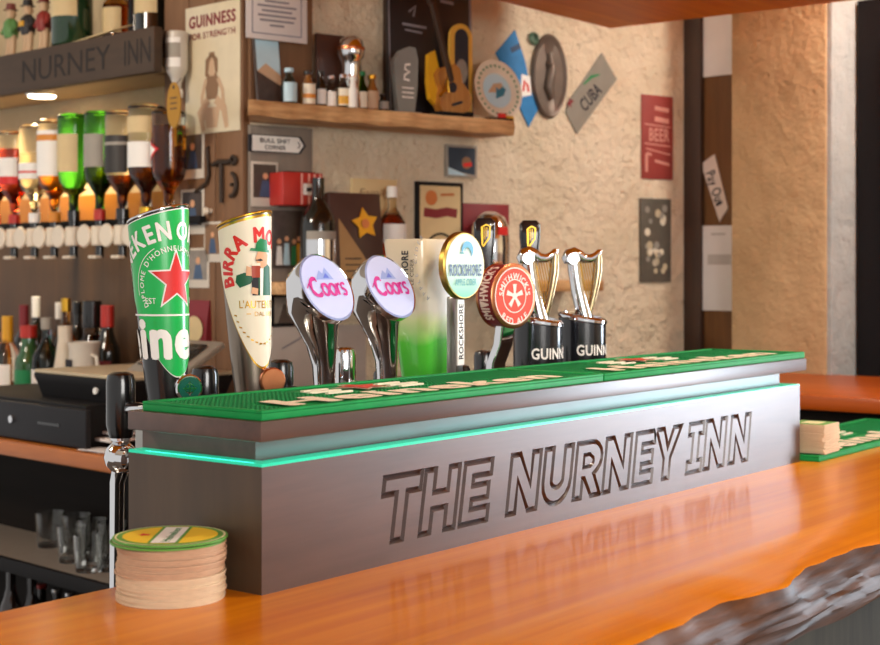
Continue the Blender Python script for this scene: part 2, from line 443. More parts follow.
# ------------------------------------------------------------------ the bar counter
random.seed(3)
bar = thing('bar_counter', 'long varnished orange timber bar counter with a dark live edge', 'bar counter', (0, 0, 0))
X0, X1, ZT, YB = -1.9, 1.985, 1.10, .142
b = MB(counter_wood)
nx = 260; xs = [X0+(X1-X0)*i/nx for i in range(nx+1)]
def wav(x): return .008*sin(x*21+.6)+.004*sin(x*37+2)+.005*sin(x*9)+.0015*sin(x*97)
top = []; edge = []
for x in xs:
    wv = wav(x); yf = -.352-wv
    top.append([(x, YB+.0, ZT-.045), (x, YB, ZT-.006), (x, YB-.006, ZT), (x, 0, ZT), (x, -.25, ZT), (x, yf+.006, ZT), (x, yf, ZT-.002)])
    r_ = []
    for k in range(15):
        t = k/14
        yy = yf-(.022-wv*.9)*sin(t*PI*.62)+.0016*sin(k*2.3+x*11+1.4*sin(x*13))*sin(t*PI)
        zz = ZT-.002-.050*t+.0022*sin(x*30+k*.7)*t
        r_.append((x, yy, zz))
    edge.append(r_)
def strip(b, rows, smooth=True):
    n = len(rows[0]); vs = [p for r in rows for p in r]
    b.add(vs, [(i*n+k, i*n+k+1, (i+1)*n+k+1, (i+1)*n+k) for i in range(len(rows)-1) for k in range(n-1)], smooth)
strip(b, top, False); b.m(bark); strip(b, edge)
b.m(counter_wood)
strip(b, [[(x, -.352, ZT-.049), (x, YB, ZT-.045)] for x in xs[::20]])
for x in (xs[0], xs[-1]): b.add([(x, YB, ZT-.045), (x, YB, ZT), (x, -.352, ZT), (x, -.352, ZT-.049)], [(0, 1, 2, 3)])
b.build('counter_top', bar)
b = MB(panel_grey); b.box(((X0+X1)/2, -.315, .525), (X1-X0, .05, 1.046))
b.build('front_panel', bar)
b = MB(cab_wood); b.box(((X0+X1)/2, .08, .52), (X1-X0, .03, 1.035)); b.build('back_panel', bar)

# counter return beyond the far end
t = thing('counter_return', 'higher red-orange timber counter standing beyond the far end of the bar', 'bar counter', (2.02, .2, 0))
b = MB(far_wood); b.box((.305, -.06, 1.113), (.61, 1.14, .034), .006); b.build('counter_top', t)
b = MB(cab_wood); b.box((.32, -.06, .548), (.54, 1.08, 1.096)); b.build('base_cabinet', t)

# ------------------------------------------------------------------ the carved tap box
LX = 1.191; BD = .186
boxt = thing('tap_box', 'dark stained timber tap housing carved with the inn name, on the counter', 'tap housing', (0, 0, 0))
def off_poly(P, d):
    n = len(P); out = []
    for i in range(n):
        a, p, c = Vector(P[i-1]), Vector(P[i]), Vector(P[(i+1) % n])
        u = (p-a).normalized(); v = (c-p).normalized()
        nu = Vector((u.y, -u.x)); nv = Vector((v.y, -v.x)); m_ = nu+nv
        k = d/max(.35, (1+nu.dot(nv)))
        out.append((p.x+m_.x*k, p.y+m_.y*k))
    return out
def letters():
    h, s = .066, .0175; m_ = h/2; L = []
    def arc(cx, cy, rx, ry, a0, a1, n=8): return [(cx+rx*cos(R(a0+(a1-a0)*k/n)), cy+ry*sin(R(a0+(a1-a0)*k/n))) for k in range(n+1)]
    def T(w_): return [[(0, h-s), ((w_-s)/2, h-s), ((w_-s)/2, 0), ((w_+s)/2, 0), ((w_+s)/2, h-s), (w_, h-s), (w_, h), (0, h)]]
    def H(w_): return [[(0, 0), (s, 0), (s, m_-s/2), (w_-s, m_-s/2), (w_-s, 0), (w_, 0), (w_, h), (w_-s, h), (w_-s, m_+s/2), (s, m_+s/2), (s, h), (0, h)]]
    def E(w_): q = s*.86; return [[(0, 0), (w_, 0), (w_, q), (s, q), (s, m_-q/2), (w_*.94, m_-q/2), (w_*.94, m_+q/2), (s, m_+q/2), (s, h-q), (w_, h-q), (w_, h), (0, h)]]
    def N(w_): return [[(0, 0), (s*.95, 0), (s*.95, h*.56), (w_-s, 0), (w_, 0), (w_, h), (w_-s*.95, h), (w_-s*.95, h*.44), (s, h), (0, h)]]
    def U(w_):
        r = w_/2; return [[(0, h)]+[(0, r*.9)]+arc(r, r*.9, r, r*.9, 180, 360)[1:-1]+[(w_, r*.9), (w_, h), (w_-s, h), (w_-s, r*.9)]+arc(r, r*.95, r-s, r*.9-s, 360, 180)[1:-1]+[(s, r*.9), (s, h)]]
    def Rr(w_):
        k = h*.27; o = [(0, 0), (s, 0), (s, h*.34), (s*1.25, h*.34), (w_-s*1.2, 0), (w_, 0), (w_*.70, h*.40)]+arc(w_*.55, h-k*1.12, w_*.42, k*1.12, -50, 90, 7)+[(0, h)]
        inn = [(s, h*.55), (s, h-s*.85), (w_*.5, h-s*.85)]+arc(w_*.5, h*.645, w_*.16, h*.1, 70, -70, 4)+[(w_*.5, h*.55)]
        return [o, inn]
    def Y(w_): return [[((w_-s)/2, 0), ((w_+s)/2, 0), ((w_+s)/2, h*.40), (w_, h), (w_-s*1.2, h), (w_/2, h*.62), (s*1.2, h), (0, h), ((w_-s)/2, h*.40)]]
    def I(w_): q = s*.85; return [[(0, 0), (w_, 0), (w_, q), ((w_+s)/2, q), ((w_+s)/2, h-q), (w_, h-q), (w_, h), (0, h), (0, h-q), ((w_-s)/2, h-q), ((w_-s)/2, q), (0, q)]]
    for f, x, w_ in ((T, .166, .062), (H, .234, .060), (E, .304, .051), (N, .393, .060), (U, .463, .060), (Rr, .533, .061), (N, .601, .062), (E, .675, .049), (Y, .727, .068), (I, .819, .042), (N, .869, .061), (N, .946, .061)):
        L.append([[(x+px+.18*pz, .0225+pz) for px, pz in lp] for lp in f(w_)])
    return L
PH = .1185
b = MB(box_wood); b.keep = True
g = .0064; outer = [[(0, 0), (LX, 0), (LX, PH), (0, PH)]]; islands = []
def vee(lp, mo, mi):
    n = len(lp); vs = [(x, 0, z) for x, z in mo]+[(x, .0042, z) for x, z in lp]+[(x, 0, z) for x, z in mi]
    fs = []
    for k in range(n):
        j = (k+1) % n; fs += [(k, j, j+n, k+n), (k+n, j+n, j+2*n, k+2*n)]
    b.m(groove).add(vs, fs); b.m(box_wood)
for lt in letters():
    lp = lt[0]; mo, mi = off_poly(lp, g/2), off_poly(lp, -g/2); vee(lp, mo, mi); outer.append(mo); isl = [mi]
    if len(lt) > 1:
        c_ = lt[1]
        if sum(c_[i-1][0]*c_[i][1]-c_[i][0]*c_[i-1][1] for i in range(len(c_))) < 0: c_ = c_[::-1]
        cs, cb = off_poly(c_, -g/2*.8), off_poly(c_, g/2*.8); vee(c_, cb, cs); isl.append(cb); islands.append([cs])
    islands.append(isl)
def tess(loops):
    tri = geometry.tessellate_polygon([[Vector((x, z, 0)) for x, z in l] for l in loops]); P = [p for l in loops for p in l]
    b.add([(x, 0, z) for x, z in P], [tuple(t) for t in tri])
tess(outer)
for isl in islands: tess(isl)
b.box((LX/2, .012, PH/2), (LX-.04, .014, PH))          # board behind the carved face
b.add([(0, 0, 0), (LX, 0, 0), (LX, .006, 0), (0, .006, 0), (0, 0, PH), (LX, 0, PH), (LX, .006, PH), (0, .006, PH)], [(0, 1, 2, 3), (4, 5, 6, 7)])
o = b.build('front_board', boxt, (0, 0, ZT)); 
b = MB(box_wood_end); b.box((.0097, BD/2+.0004, PH/2), (.019, BD-.0002, PH)); b.build('end_board', boxt, (0, 0, ZT))
b = MB(box_wood_end); b.box((LX-.0097, BD/2+.0004, PH/2), (.019, BD-.0002, PH)); b.build('end_board', boxt, (0, 0, ZT))
b = MB(box_wood); b.box((LX/2, BD-.006, PH/2), (LX-.04, .012, PH)); b.build('back_board', boxt, (0, 0, ZT))
b = MB(led); zl = ZT+PH+.0015
for c_, d_ in (((LX/2, .009, zl), (LX, .018, .003)), ((.009, BD/2+.009, zl), (.018, BD-.018, .003)), ((LX-.009, BD/2+.009, zl), (.018, BD-.018, .003))): b.box(c_, d_)
b.build('light_strip', boxt)
for k in range(4):
    lo = light('teal_strip_light', 'AREA', (.15+.3*k, .004, zl+.0026), .05, (.05, .72, .66), .29, .008); lo.rotation_euler = (R(180-35), 0, 0)
lo = light('teal_strip_light', 'AREA', (.005, .09, zl+.0026), .03, (.05, .85, .65), .008, .15); lo.rotation_euler = (0, R(180-35), 0)
b = MB(box_wood); b.box((LX/2, BD/2+.013, ZT+PH/2+.073), (LX-.036, BD-.026, .048)); b.build('recessed_band', boxt)
b = MB(box_wood); b.box((.603, .090, ZT+.1515), (1.214, .186, .019), .0012); b.build('top_board', boxt)

# ------------------------------------------------------------------ rubber bar runners
ZM = ZT+.161
def runner(name, label, loc, Lm, Wd):
    t = thing(name, label, 'bar mat', loc, group='green rubber bar runners')
    b = MB(green_rubber); b.box((Lm/2, Wd/2, .0035), (Lm, Wd, .007), .0015)
    b.box((Lm/2, .004, .0082), (Lm, .008, .003), .001); b.box((Lm/2, Wd-.004, .0082), (Lm, .008, .003), .001)
    b.box((.004, Wd/2, .0082), (.008, Wd-.016, .003), .001); b.box((Lm-.004, Wd/2, .0082), (.008, Wd-.016, .003), .001)
    b.build('base', t)
    b = MB(green_nub); vs = []; fs = []
    nxx, nyy = int((Lm-.02)/.0062), int((Wd-.02)/.0062)
    for i in range(nxx):
        for j in range(nyy):
            x, y = .011+i*.0062, .011+j*.0062
            if abs(x-.45*Lm) < .095 and .078 < y < .150: continue
            if .045 < x < Lm-.055 and .012 < y < .072: continue
            k = len(vs); r0, r1 = .0022, .0012
            vs += [(x-r0, y-r0, .007), (x+r0, y-r0, .007), (x+r0, y+r0, .007), (x-r0, y+r0, .007), (x-r1, y-r1, .0092), (x+r1, y-r1, .0092), (x+r1, y+r1, .0092), (x-r1, y+r1, .0092)]
            fs += [(k+4, k+5, k+6, k+7)]+[(k+a, k+(a+1) % 4, k+4+(a+1) % 4, k+4+a) for a in range(4)]
    b.add(vs, fs); b.build('nubs', t)
    b = MB(beige_rubber)
    vs, fs_ = glyphs('Heineken', .05, .12); k = .058/CAP; a_, c_ = min(v.x for v in vs), max(v.x for v in vs); sx = (Lm-.12)/(c_-a_)
    n = len(vs); b.add([(.055+(v.x-a_)*sx, .016+v.y*.052/CAP, .0098) for v in vs], fs_)
    cx, cy = .45*Lm, .113
    b.add([(x, y, .0092) for x, y in star(.038, cx, cy, .46, 90, 1.05)], [tuple(range(10))])
    for sgn in (-1, 1): b.box((cx+sgn*.067, cy-.004, .0085), (.05, .007, .002)); b.box((cx+sgn*.062, cy-.022, .0085), (.04, .005, .002)); b.box((cx+sgn*.062, cy+.014, .0085), (.04, .005, .002))
    b.build('lettering', t)
    b = MB(red_rubber); b.add([(x, y, .0102) for x, y in star(.032, cx, cy, .45, 90, 1.05)], [tuple(range(10))]); b.build('star', t)
    return t
r1 = runner('bar_runner', 'green rubber bar runner nearest the camera along the tap housing top', (0.001, .001, ZM), .605, .166)
dup(r1, (.608, .001, ZM), 0, 'green rubber bar runner on the far half of the tap housing top')
dup(r1, (1.20, -.028, ZT), 0, 'green rubber bar runner lying on the counter past the tap housing')

# ------------------------------------------------------------------ beer mats
card = mat('cardboard_beer_mat', '#c4a183', .85, 0, .18, 90)
card_pale = mat('pale_cardboard_beer_mat', '#d8c0a0', .85, 0, .15, 90)
mat_green = mat('beer_mat_green', '#5d9a3c', .6); mat_yellow = mat('beer_mat_yellow', '#ecc72a', .6); mat_cream = mat('beer_mat_cream', '#e3dcae', .6)
mc = Vector((-.055, .062, ZT)); MR = .0495
def round_mat(m1, h=.0019):
    b = MB(m1); b.cyl(MR, 0, h, 44, bev=.0003); return b
lab = 'plain brown cardboard round mat inside the stack at the housing corner'
lab2 = 'pale cardboard round mat in the lower half of the stack at the housing corner'
protos = {}
N_ = 27; z = ZT
for k in range(N_):
    pale = k < 13
    if pale not in protos:
        o = round_mat(card_pale if pale else card).build('beer_mat'); protos[pale] = o
    else:
        o = protos[pale].copy(); COL.objects.link(o)
    dx, dy = random.uniform(-.0012, .0012), random.uniform(-.0012, .0012)
    o.location = (mc.x+dx+.001*sin(k*.35), mc.y+dy, z); o.rotation_euler = (0, 0, random.uniform(0, 6)); z += .00193
    tag(o, lab2 if pale else lab, 'beer mat', 'pale round beer mats in the tall stack' if pale else 'brown round beer mats in the tall stack')
def printed(label, z, dx, rot):
    t = thing('beer_mat', label, 'beer mat', (mc.x+dx, mc.y+.001, z), rot, 'green and yellow printed beer mats')
    b = MB(mat_green); b.cyl(MR+.003, 0, .002, 48, bev=.0004); b.build('card', t)
    b = MB(mat_cream); hz_ = .0022
    def fl(poly): return [(x, y, hz_) for x, y in poly]
    b.add(fl([(.0505*cos(2*PI*k/40), .0505*sin(2*PI*k/40)) for k in range(40)]), [tuple(range(40))])
    b.m(mat_green); hz_ = .0023; b.add(fl([(.0485*cos(2*PI*k/40), .0485*sin(2*PI*k/40)) for k in range(40)]), [tuple(range(40))])
    b.m(mat_yellow); hz_ = .0024; b.add(fl([(.0435*cos(2*PI*k/40), .0435*sin(2*PI*k/40)) for k in range(40)]), [tuple(range(40))])
    b.m(mat_green); hz_ = .0025; b.add(fl([(-.041, -.014), (.041, -.014), (.041, .014), (-.041, .014)]), [(0, 1, 2, 3)])
    b.m(white); hz_ = .0026; b.add(fl([(-.040, -.011), (.040, -.011), (.040, .011), (-.040, .011)]), [(0, 1, 2, 3)])
    b.m(green_ink); vs, fs_ = glyphs('Heineken', .03, 0); a_, c_ = min(v.x for v in vs), max(v.x for v in vs)
    b.add([(-.034+(v.x-a_)*.068/(c_-a_), -.005+v.y*.011, .0027) for v in vs], fs_)
    b.m(red); b.add([(x, y, .0027) for x, y in star(.0075, 0, .024)], [tuple(range(10))])
    b.build('print', t); return t
p_ = printed('green and yellow printed round mat second from the top of the tall stack', z, -.003, R(50)); z += .0028
dup(p_, (mc.x-.001, mc.y, z), R(38), 'green and yellow printed round mat topping the tall stack')
# square mats at the far end
sq = MB(card_pale); sq.box((0, 0, .0008), (.062, .062, .0016), .0003); o = sq.build('square_beer_mat')
z = ZT+.0105
for k in range(22):
    q = o if k == 0 else o.copy()
    if k: COL.objects.link(q)
    q.location = (1.247+random.uniform(-.001, .001), .002+random.uniform(-.001, .001), z); q.rotation_euler = (0, 0, R(random.uniform(-3, 3))); z += .0020
    tag(q, 'pale square cardboard mat in the stack at the far housing end', 'beer mat', 'square beer mats on the far runner')
t = thing('square_beer_mat', 'green printed square mat topping the stack at the far housing end', 'beer mat', (1.247, .002, z), R(2))
b = MB(card_pale); b.box((0, 0, .0008), (.062, .062, .0016), .0003); b.build('card', t)
b = MB(mat_green); b.box((0, 0, .0018), (.056, .056, .0004)); b.m(mat_cream); b.box((0, 0, .0021), (.034, .03, .0003)); b.build('print', t)
# ------------------------------------------------------------------ the tap rail behind the housing
ZR = 1.235
t = thing('tap_rail', 'brushed steel rail behind the tap housing carrying the row of beer taps', 'tap rail', (0, 0, 0))
b = MB(steel); b.box((.605, .278, ZR-.0205), (1.00, .046, .04), .004); b.build('rail', t)
for x in (.117, 1.09):
    b = MB(chrome); b.cyl(.010, .80, ZR-.04, 24, (x, .278, 0)); b.cyl(.02, .80, .812, 24, (x, .278, 0)); b.build('pillar', t)
t = thing('under_counter_shelf', 'dark staff worktop behind the bar beneath the tap rail', 'worktop', (0, 0, 0))
b = MB(steel); b.box((.6, .36, .785), (1.6, .37, .03), .004); b.build('worktop', t)
b = MB(cab_wood); b.box((.6, .37, .385), (1.5, .33, .77)); b.build('base_cabinet', t)

TY = .28; ZR0 = ZR; ZR = ZR+.0002
def faucet(t, dy, cap_m, tall=.062, zc=.055, full=True):
    """dispensing tap at the staff side: shank, barrel, spout, handle"""
    b = MB(chrome); b.tube([(0, 0.01, .010), (0, dy-.014, .010), (0, dy-.002, .004), (0, dy, -.010)], .0075, 12); b.cyl(.0115, -.030, -.008, 24, (0, dy, 0), bev=.003)
    b.lathe([(0, -.019), (.0095, -.0165), (.0165, -.0095), (.019, 0), (.0165, .0095), (.0095, .0165), (0, .019)], 28, (0, dy, -.046))
    b.lathe([(.008, -.014), (.012, -.010), (.012, .002), (.006, .006), (0, .006)], 20, (-.008, dy-.022, -.046), 'y')
    b.tube([(0, dy, -.06), (0, dy+.006, -.075), (0, dy+.008, -.20)], [.010, .0085, .0075], 16); fo = b.build('faucet', t)
    b = MB(cap_m); h = tall; b.lathe([(0, zc-h*.5), (.013, zc-h*.5), (.0165, zc-h*.3), (.0165, zc+h*.36), (.0145, zc+h*.46), (.009, zc+h*.5), (0, zc+h*.5)], 24, (0, dy, 0))
    b.build('tap_handle', fo)
def sleeve_tap(name, label, x, rtop, z0, zt, face, rim, body, art, handle_dy, zlow, kl, gold_edge=None, lo_w=1.0):
    """tall font: lathe body leaning back, slanted top, wrapped badge with a pointed foot"""
    t = thing(name, label, 'beer tap', (x, TY, ZR), 0, 'beer taps on the rail')
    H = zt-ZR; NS = 40
    def rad(z): q = max(0, min(1, z/H)); return rtop*(.60+.40*q**.75)
    def cen(z): d = rtop-rad(z); return (d*.62*1.0, -d*.79)
    def topz(px, py): return H-.010+.12*px-.28*py
    def surf(z, a, e=0):
        c_ = cen(z); r = rad(z)+e; return (c_[0]+r*sin(a), c_[1]-r*cos(a), z)
    rings = []
    nz = 24
    for i in range(nz+1):
        rg = []
        for k in range(NS):
            a = 2*PI*k/NS; q = i/nz; e = surf(H, a); zz = topz(e[0], e[1])*q; rg.append(surf(zz, a))
        rings.append(rg)
    b = MB(body); b.loft(rings); b.build('body', t)
    b = MB(rim); b.tube([(p[0]*1.01, p[1]*1.01, p[2]) for p in rings[-1]], .0016, 8, True); b.build('top_rim', t)
    ac = R(face)
    def low(a): return zlow+kl*(1-cos(min(abs(a), 2.2)*lo_w))
    rows = []; na = 48; amax = R(118)
    b = MB(green_label if gold_edge is None else cream)
    def lab(e, m, dl):
        rows = []
        for i in range(na+1):
            a = -amax+2*amax*i/na; e_ = surf(H, a+ac); hi = topz(e_[0], e_[1])-.003-(dl if dl > 0 else 0); lo = low(a)+dl
            rows.append([surf(lo+(hi-lo)*j/22, a+ac, e) for j in range(23)])
        b.m(m); strip(b, rows)
    if gold_edge: lab(.0005, gold_edge, 0); lab(.0009, cream, .0028)
    else: lab(.0005, white, 0); lab(.0009, green_label, .0012)
    fn = lambda e: (lambda px, pz: surf(pz, ac+px/rtop, e))
    art(b, fn)
    b.build('badge', t)
    faucet(t, handle_dy, black_plastic, .074, .013)
    return t
handle_zc = {}
def art_green(b, fn):
    f = fn(.0014); g_ = fn(.0018)
    b.m(white); b.arc_text('HEINEKEN', .0190, 0, .119, .090, 132.5, 0, .035, .2, f, xs=.80)
    b.arc_text('ORIGINAL', .0190, 0, .119, .090, 50, 0, .035, .2, f, xs=.80)
    b.arc_text("DIPLOME D'HONNEUR", .0056, 0, .146, .0435, 140, 0, .012, .35, f)
    b.arc_text('AMSTERDAM', .0056, 0, .146, .0435, 42, 0, .012, .35, f)
    b.ring(.0490, .0498, 0, .146, 0, 40, 120, 190, 1, f)
    b.flat(star(.036, 0, .154, .42), 0, f); b.m(red); b.flat(star(.0312, 0, .154, .42), 0, g_)
    b.m(white); b.text('EST', .0062, -.033, .132, 0, .01, fn=f); b.text('1873', .0062, .033, .132, 0, .01, fn=f)
    b.flat([(-.07, .1155), (.07, .1155), (.07, .1175), (-.07, .1175)], 0, f)
    b.text('Heineken', .042, -.0055, .0915, 0, .05, fit=.262, fn=f)
skin = mat('printed_skin', '#e0a981', .5); beer = mat('printed_beer', '#a63a1e', .4)
def art_cream(b, fn):
    f = fn(.0013); g_ = fn(.0017); h_ = fn(.0021)
    b.m(red); b.arc_text('BIRRA MORETTI', .0165, 0, .160, .0465, 88, 0, .05, .13, f, xs=.86)
    f0, g0, h0, fn0 = f, g_, h_, fn
    fn = lambda e: (lambda px, pz: fn0(e)(px*.86-.003, .136+(pz-.093)*.80))
    f, g_, h_ = fn(.0013), fn(.0017), fn(.0021)
    # printed drinker: jacket, face, hat, mug
    dk = mat('printed_dark_green', '#0f5d3c', .5); b.m(dk)
    b.flat([(-.012, .093), (.024, .093), (.022, .134), (.010, .142), (-.004, .132)], 0, f)
    b.flat([(-.036, .112), (-.030, .104), (-.014, .110), (-.008, .122), (-.022, .126), (-.034, .122)], 0, g_)
    b.m(ink); b.flat([(-.012, .093), (-.002, .093), (-.002, .122), (-.013, .122)], 0, g_)
    b.m(white); b.flat([(.000, .093), (.005, .093), (.007, .138), (.001, .132)], 0, g_)
    b.m(skin); b.flat([(-.003, .138), (.004, .132), (.013, .137), (.015, .152), (.010, .158), (-.002, .157), (-.006, .147)], 0, h_)
    b.flat([(-.020, .122), (-.012, .121), (-.011, .133), (-.019, .136)], 0, h_); b.flat([(-.014, .096), (-.004, .094), (-.003, .103), (-.012, .105)], 0, h_)
    b.m(ink); b.flat([(-.007, .144), (.002, .1465), (.006, .144), (.001, .1425)], 0, fn(.0023))
    b.m(beer); b.flat([(-.012, .119), (.000, .119), (.001, .136), (-.012, .136)], 0, fn(.0023)); b.m(cream); b.flat([(-.012, .136), (.001, .136), (.001, .140), (-.012, .140)], 0, fn(.0023))
    b.m(green_ink); b.flat([(-.014, .158), (.018, .155), (.018, .159), (-.012, .162)], 0, fn(.0024)); b.flat([(-.006, .160), (.015, .159), (.014, .173), (.002, .176), (-.004, .170)], 0, fn(.0024))
    f, g_, h_, fn = f0, g0, h0, fn0
    b.m(gold); b.text("L'AUTENTICA", .0085, .004, .1255, 0, .01, fit=.070, fn=f); b.text('DAL 1859', .005, .006, .1145, 0, .0, fit=.034, fn=f)
    b.flat([(-.022, .114), (-.016, .114), (-.016, .115), (-.022, .115)], 0, f)
    for k in range(9):
        a = R(200+k*9); cx, cz = .042*cos(a), .130+.05*sin(a)
        b.rib([(cx, cz), (cx+.004, cz-.001)], .0016, 0, f)
        a2 = R(-20-k*9); cx2, cz2 = .042*cos(a2), .130+.05*sin(a2); b.rib([(cx2, cz2), (cx2-.004, cz2-.001)], .0016, 0, f)
hz1 = sleeve_tap('beer_tap', 'tall green lager tap with a red star, nearest the camera', .121, .0335, ZR, 1.472, -9, chrome, black_plastic, art_green, .062, .048, .060)
t = sleeve_tap('beer_tap', 'tall cream tap with a moustached drinker in a green hat', .254, .0315, ZR, 1.470, -9, gold, grey_steel, art_cream, .066, .050, .072, gold)
def medallion(t, x, y, z, r, rz, ring_m, face_m, name='medallion'):
    b = MB(ring_m); b.at((x, y, z), (0, 0, rz)); b.cyl(r, -.010, .006, 28, (0, 0, 0), 'y', bev=.0015); b.m(face_m); b.disc(r*.8, 0, 0, -.0064)
    b.at((x, y, z), (0, 0, rz)); b.m(ring_m); b.ring(r*.28, r*.36, 0, 0, -.0068); b.rib([(-r*.5, 0), (r*.5, 0)], r*.12, -.0068); b.rib([(0, -r*.5), (0, r*.5)], r*.12, -.0068)
    b.at(); b.build(name, t)
glass_green = mat('green_lens', '#0c5b4b', .15, coat=.6)
medallion(hz1, .012, -.036, .036, .0155, R(-25), chrome, glass_green)
medallion(t, .012, -.034, .036, .0155, R(-25), copper, copper)

# chrome oval-badge taps
lens_blue = mat('lit_lens_pale_blue', '#b4bee6', .35, coat=.15, emit=.06, ecol='#d5dcff', var=.03)
magenta = mat('magenta_print', '#c3208c', .4); mount = mat('mountain_print', '#8fa2dc', .5); violet = mat('violet_print', '#5a6fd0', .5)
def script_word(b, y, s=1.0):
    def st(pts, w_=.0036): b.rib([(x*s, z*s) for x, z in pts], [w_*s*(.75+.5*abs(sin(i*.9))) for i in range(len(pts))], y)
    def arc(cx, cz, rx, rz_, a0, a1, n=14): return [(cx+rx*cos(R(a0+(a1-a0)*k/n)), cz+rz_*sin(R(a0+(a1-a0)*k/n))) for k in range(n+1)]
    st([(-.0195, .0075), (-.017, .0095), (-.016, .006)]+[], .0022)
    st(arc(-.019, -.0005, .0085, .0105, 70, 320), .0042)
    st(arc(-.0055, -.0035, .0048, .0068, 0, 360), .0034); st(arc(.0065, -.0035, .0048, .0068, 0, 360), .0034)
    st([(.0125, .0035), (.0145, .002), (.0145, -.010)], .0034); st([(.0145, -.001), (.0165, .003), (.0195, .003)], .003)
    st(arc(.025, .0005, .0035, .0035, 30, 230, 9)+arc(.024, -.0065, .0035, .0035, 60, -140, 9), .003)
    st([(-.034, -.002), (-.030, .003), (-.0275, -.0015)], .002)
def oval_tap(label, x, hdl_m, dy):
    t = thing('chrome_beer_tap', label, 'beer tap', (x, TY, ZR), 0, 'beer taps on the rail')
    tilt = R(27); cz = .143; cy = -.022
    nrm = Vector((0, -cos(tilt), sin(tilt))); upv = Vector((0, sin(tilt), cos(tilt))); rt = Vector((1, 0, 0))
    C0 = Vector((-.022, cy, cz)); rr = (.0450, .0460)
    def ring(c, r, n, a_=rt, b_=None, N=40):
        return [Vector(c)+a_*(r[0]*cos(2*PI*k/N))+b_*(r[1]*sin(2*PI*k/N)) for k in range(N)]
    rings = []
    rings.append(ring(C0+nrm*.000, (rr[0]-.003, rr[1]-.003), 0, rt, upv)); rings.append(ring(C0+nrm*.003, rr, 0, rt, upv)); rings.append(ring(C0-nrm*.006, (rr[0]+.0005, rr[1]+.0005), 0, rt, upv))
    base = [(Vector((0, 0, 0)), (.0145, .0145)), (Vector((0, 0, .02)), (.0135, .0135)), (Vector((0, .001, .045)), (.0145, .015)), (Vector((-.002, .003, .07)), (.020, .019)), (Vector((-.008, .004, .092)), (.028, .024)), (Vector((-.015, .004, .112)), (.037, .031))]
    neck = [ring(c, r, 0, rt, Vector((0, 1, 0))) for c, r in base]
    # match start angles: ring param 0 = +x, quarter = up/back
    mid = [ring(C0-nrm*.018, (rr[0]*.98, rr[1]*.94), 0, rt, (upv*.8+Vector((0, .6, 0))*.5).normalized())]
    b = MB(chrome); b.loft(neck+mid+[rings[2], rings[1], rings[0]], True, True); b.build('body', t)
    M = Matrix(((1, 0, 0), (0, cos(tilt), sin(tilt)), (0, -sin(tilt), cos(tilt)))).to_4x4()
    b = MB(lens_blue); b.M = Matrix.Translation(C0+nrm*.0012) @ Matrix((( 1, 0, 0, 0), (0, cos(tilt), sin(tilt), 0), (0, -sin(tilt), cos(tilt), 0), (0, 0, 0, 1)))
    b.prism([((rr[0]-.003)*cos(2*PI*k/40), (rr[1]-.003)*sin(2*PI*k/40)) for k in range(40)], -.0024, .002)
    b.m(mount); b.flat([(-.016, .010), (-.006, .023), (-.001, .018), (.006, .027), (.016, .010)], -.0028)
    b.m(violet); b.flat([(-.003, .012), (.004, .019), (.009, .012)], -.0031)
    b.m(magenta); script_word(b, -.0033, 1.12); b.build('badge', t)
    faucet(t, dy, hdl_m, .074, .013 if hdl_m is black_plastic else .024)
    return t
oval_tap('chrome oval-badge tap beside the cream tap, pale lens lettered in pink', .395, black_plastic, .075)
oval_tap('chrome oval-badge tap beside the tall cider font, pale lens lettered in pink', .517, chrome, .075)

# cider font: broad tapered housing, stem and round badge
cider_m, nt, bs = nodes('cider_font_print')
tc = nt.nodes.new('ShaderNodeTexCoord'); sp = nt.nodes.new('ShaderNodeSeparateXYZ'); nt.links.new(tc.outputs['Object'], sp.inputs[0])
nz_ = noise(nt, 22, 2); mm = nt.nodes.new('ShaderNodeMath'); mm.operation = 'MULTIPLY_ADD'; mm.inputs[1].default_value = .03; nt.links.new(nz_, mm.inputs[0]); nt.links.new(sp.outputs[2], mm.inputs[2])
rp = nt.nodes.new('ShaderNodeValToRGB'); mr = nt.nodes.new('ShaderNodeMapRange'); mr.inputs[1].default_value = 0; mr.inputs[2].default_value = .225; nt.links.new(mm.outputs[0], mr.inputs[0]); nt.links.new(mr.outputs[0], rp.inputs[0])
cr = rp.color_ramp; cr.elements[0].position = 0; cr.elements[0].color = (*lin('#2f9a2c'), 1); cr.elements[1].position = 1; cr.elements[1].color = (*lin('#d9c7a6'), 1)
for p_, c_ in ((.36, '#4fb535'), (.50, '#c5cf8e'), (.56, '#d8ccb4')):
    e = cr.elements.new(p_); e.color = (*lin(c_), 1)
nt.links.new(rp.outputs[0], bs.inputs['Base Color']); bs.inputs['Roughness'].default_value = .22; bs.inputs['Coat Weight'].default_value = .5
t = thing('cider_tap', 'broad cream and green cider font with a round wave badge', 'beer tap', (.615, TY, ZR), 0, 'beer taps on the rail')
def rrect(cx, cy, hx, hy, z, r=.012, n=6):
    out = []
    for sx_, sy_, a0 in ((1, 1, 0), (-1, 1, 90), (-1, -1, 180), (1, -1, 270)):
        for k in range(n+1):
            a = R(a0+90*k/n); out.append((cx+sx_*(hx-r)+r*cos(a), cy+sy_*(hy-r)+r*sin(a), z))
    return out
Hc = .207
b = MB(cider_m); b.loft([rrect(.004*(1-q), .01, .036+.021*q, .022+.014*q, Hc*q) for q in (0, .25, .5, .75, .97)]+[rrect(0, .01, .0555, .0345, Hc)]); b.build('housing', t)
b = MB(ink); b.at((-.0545, .012, .155), (0, 0, R(-90))); b.text('ROCKSHORE', .011, .008, 0, -.0008, .03, rot=PI/2, fit=.072); b.text('APPLE CIDER', .006, .020, 0, -.0008, .0, rot=PI/2, fit=.05)
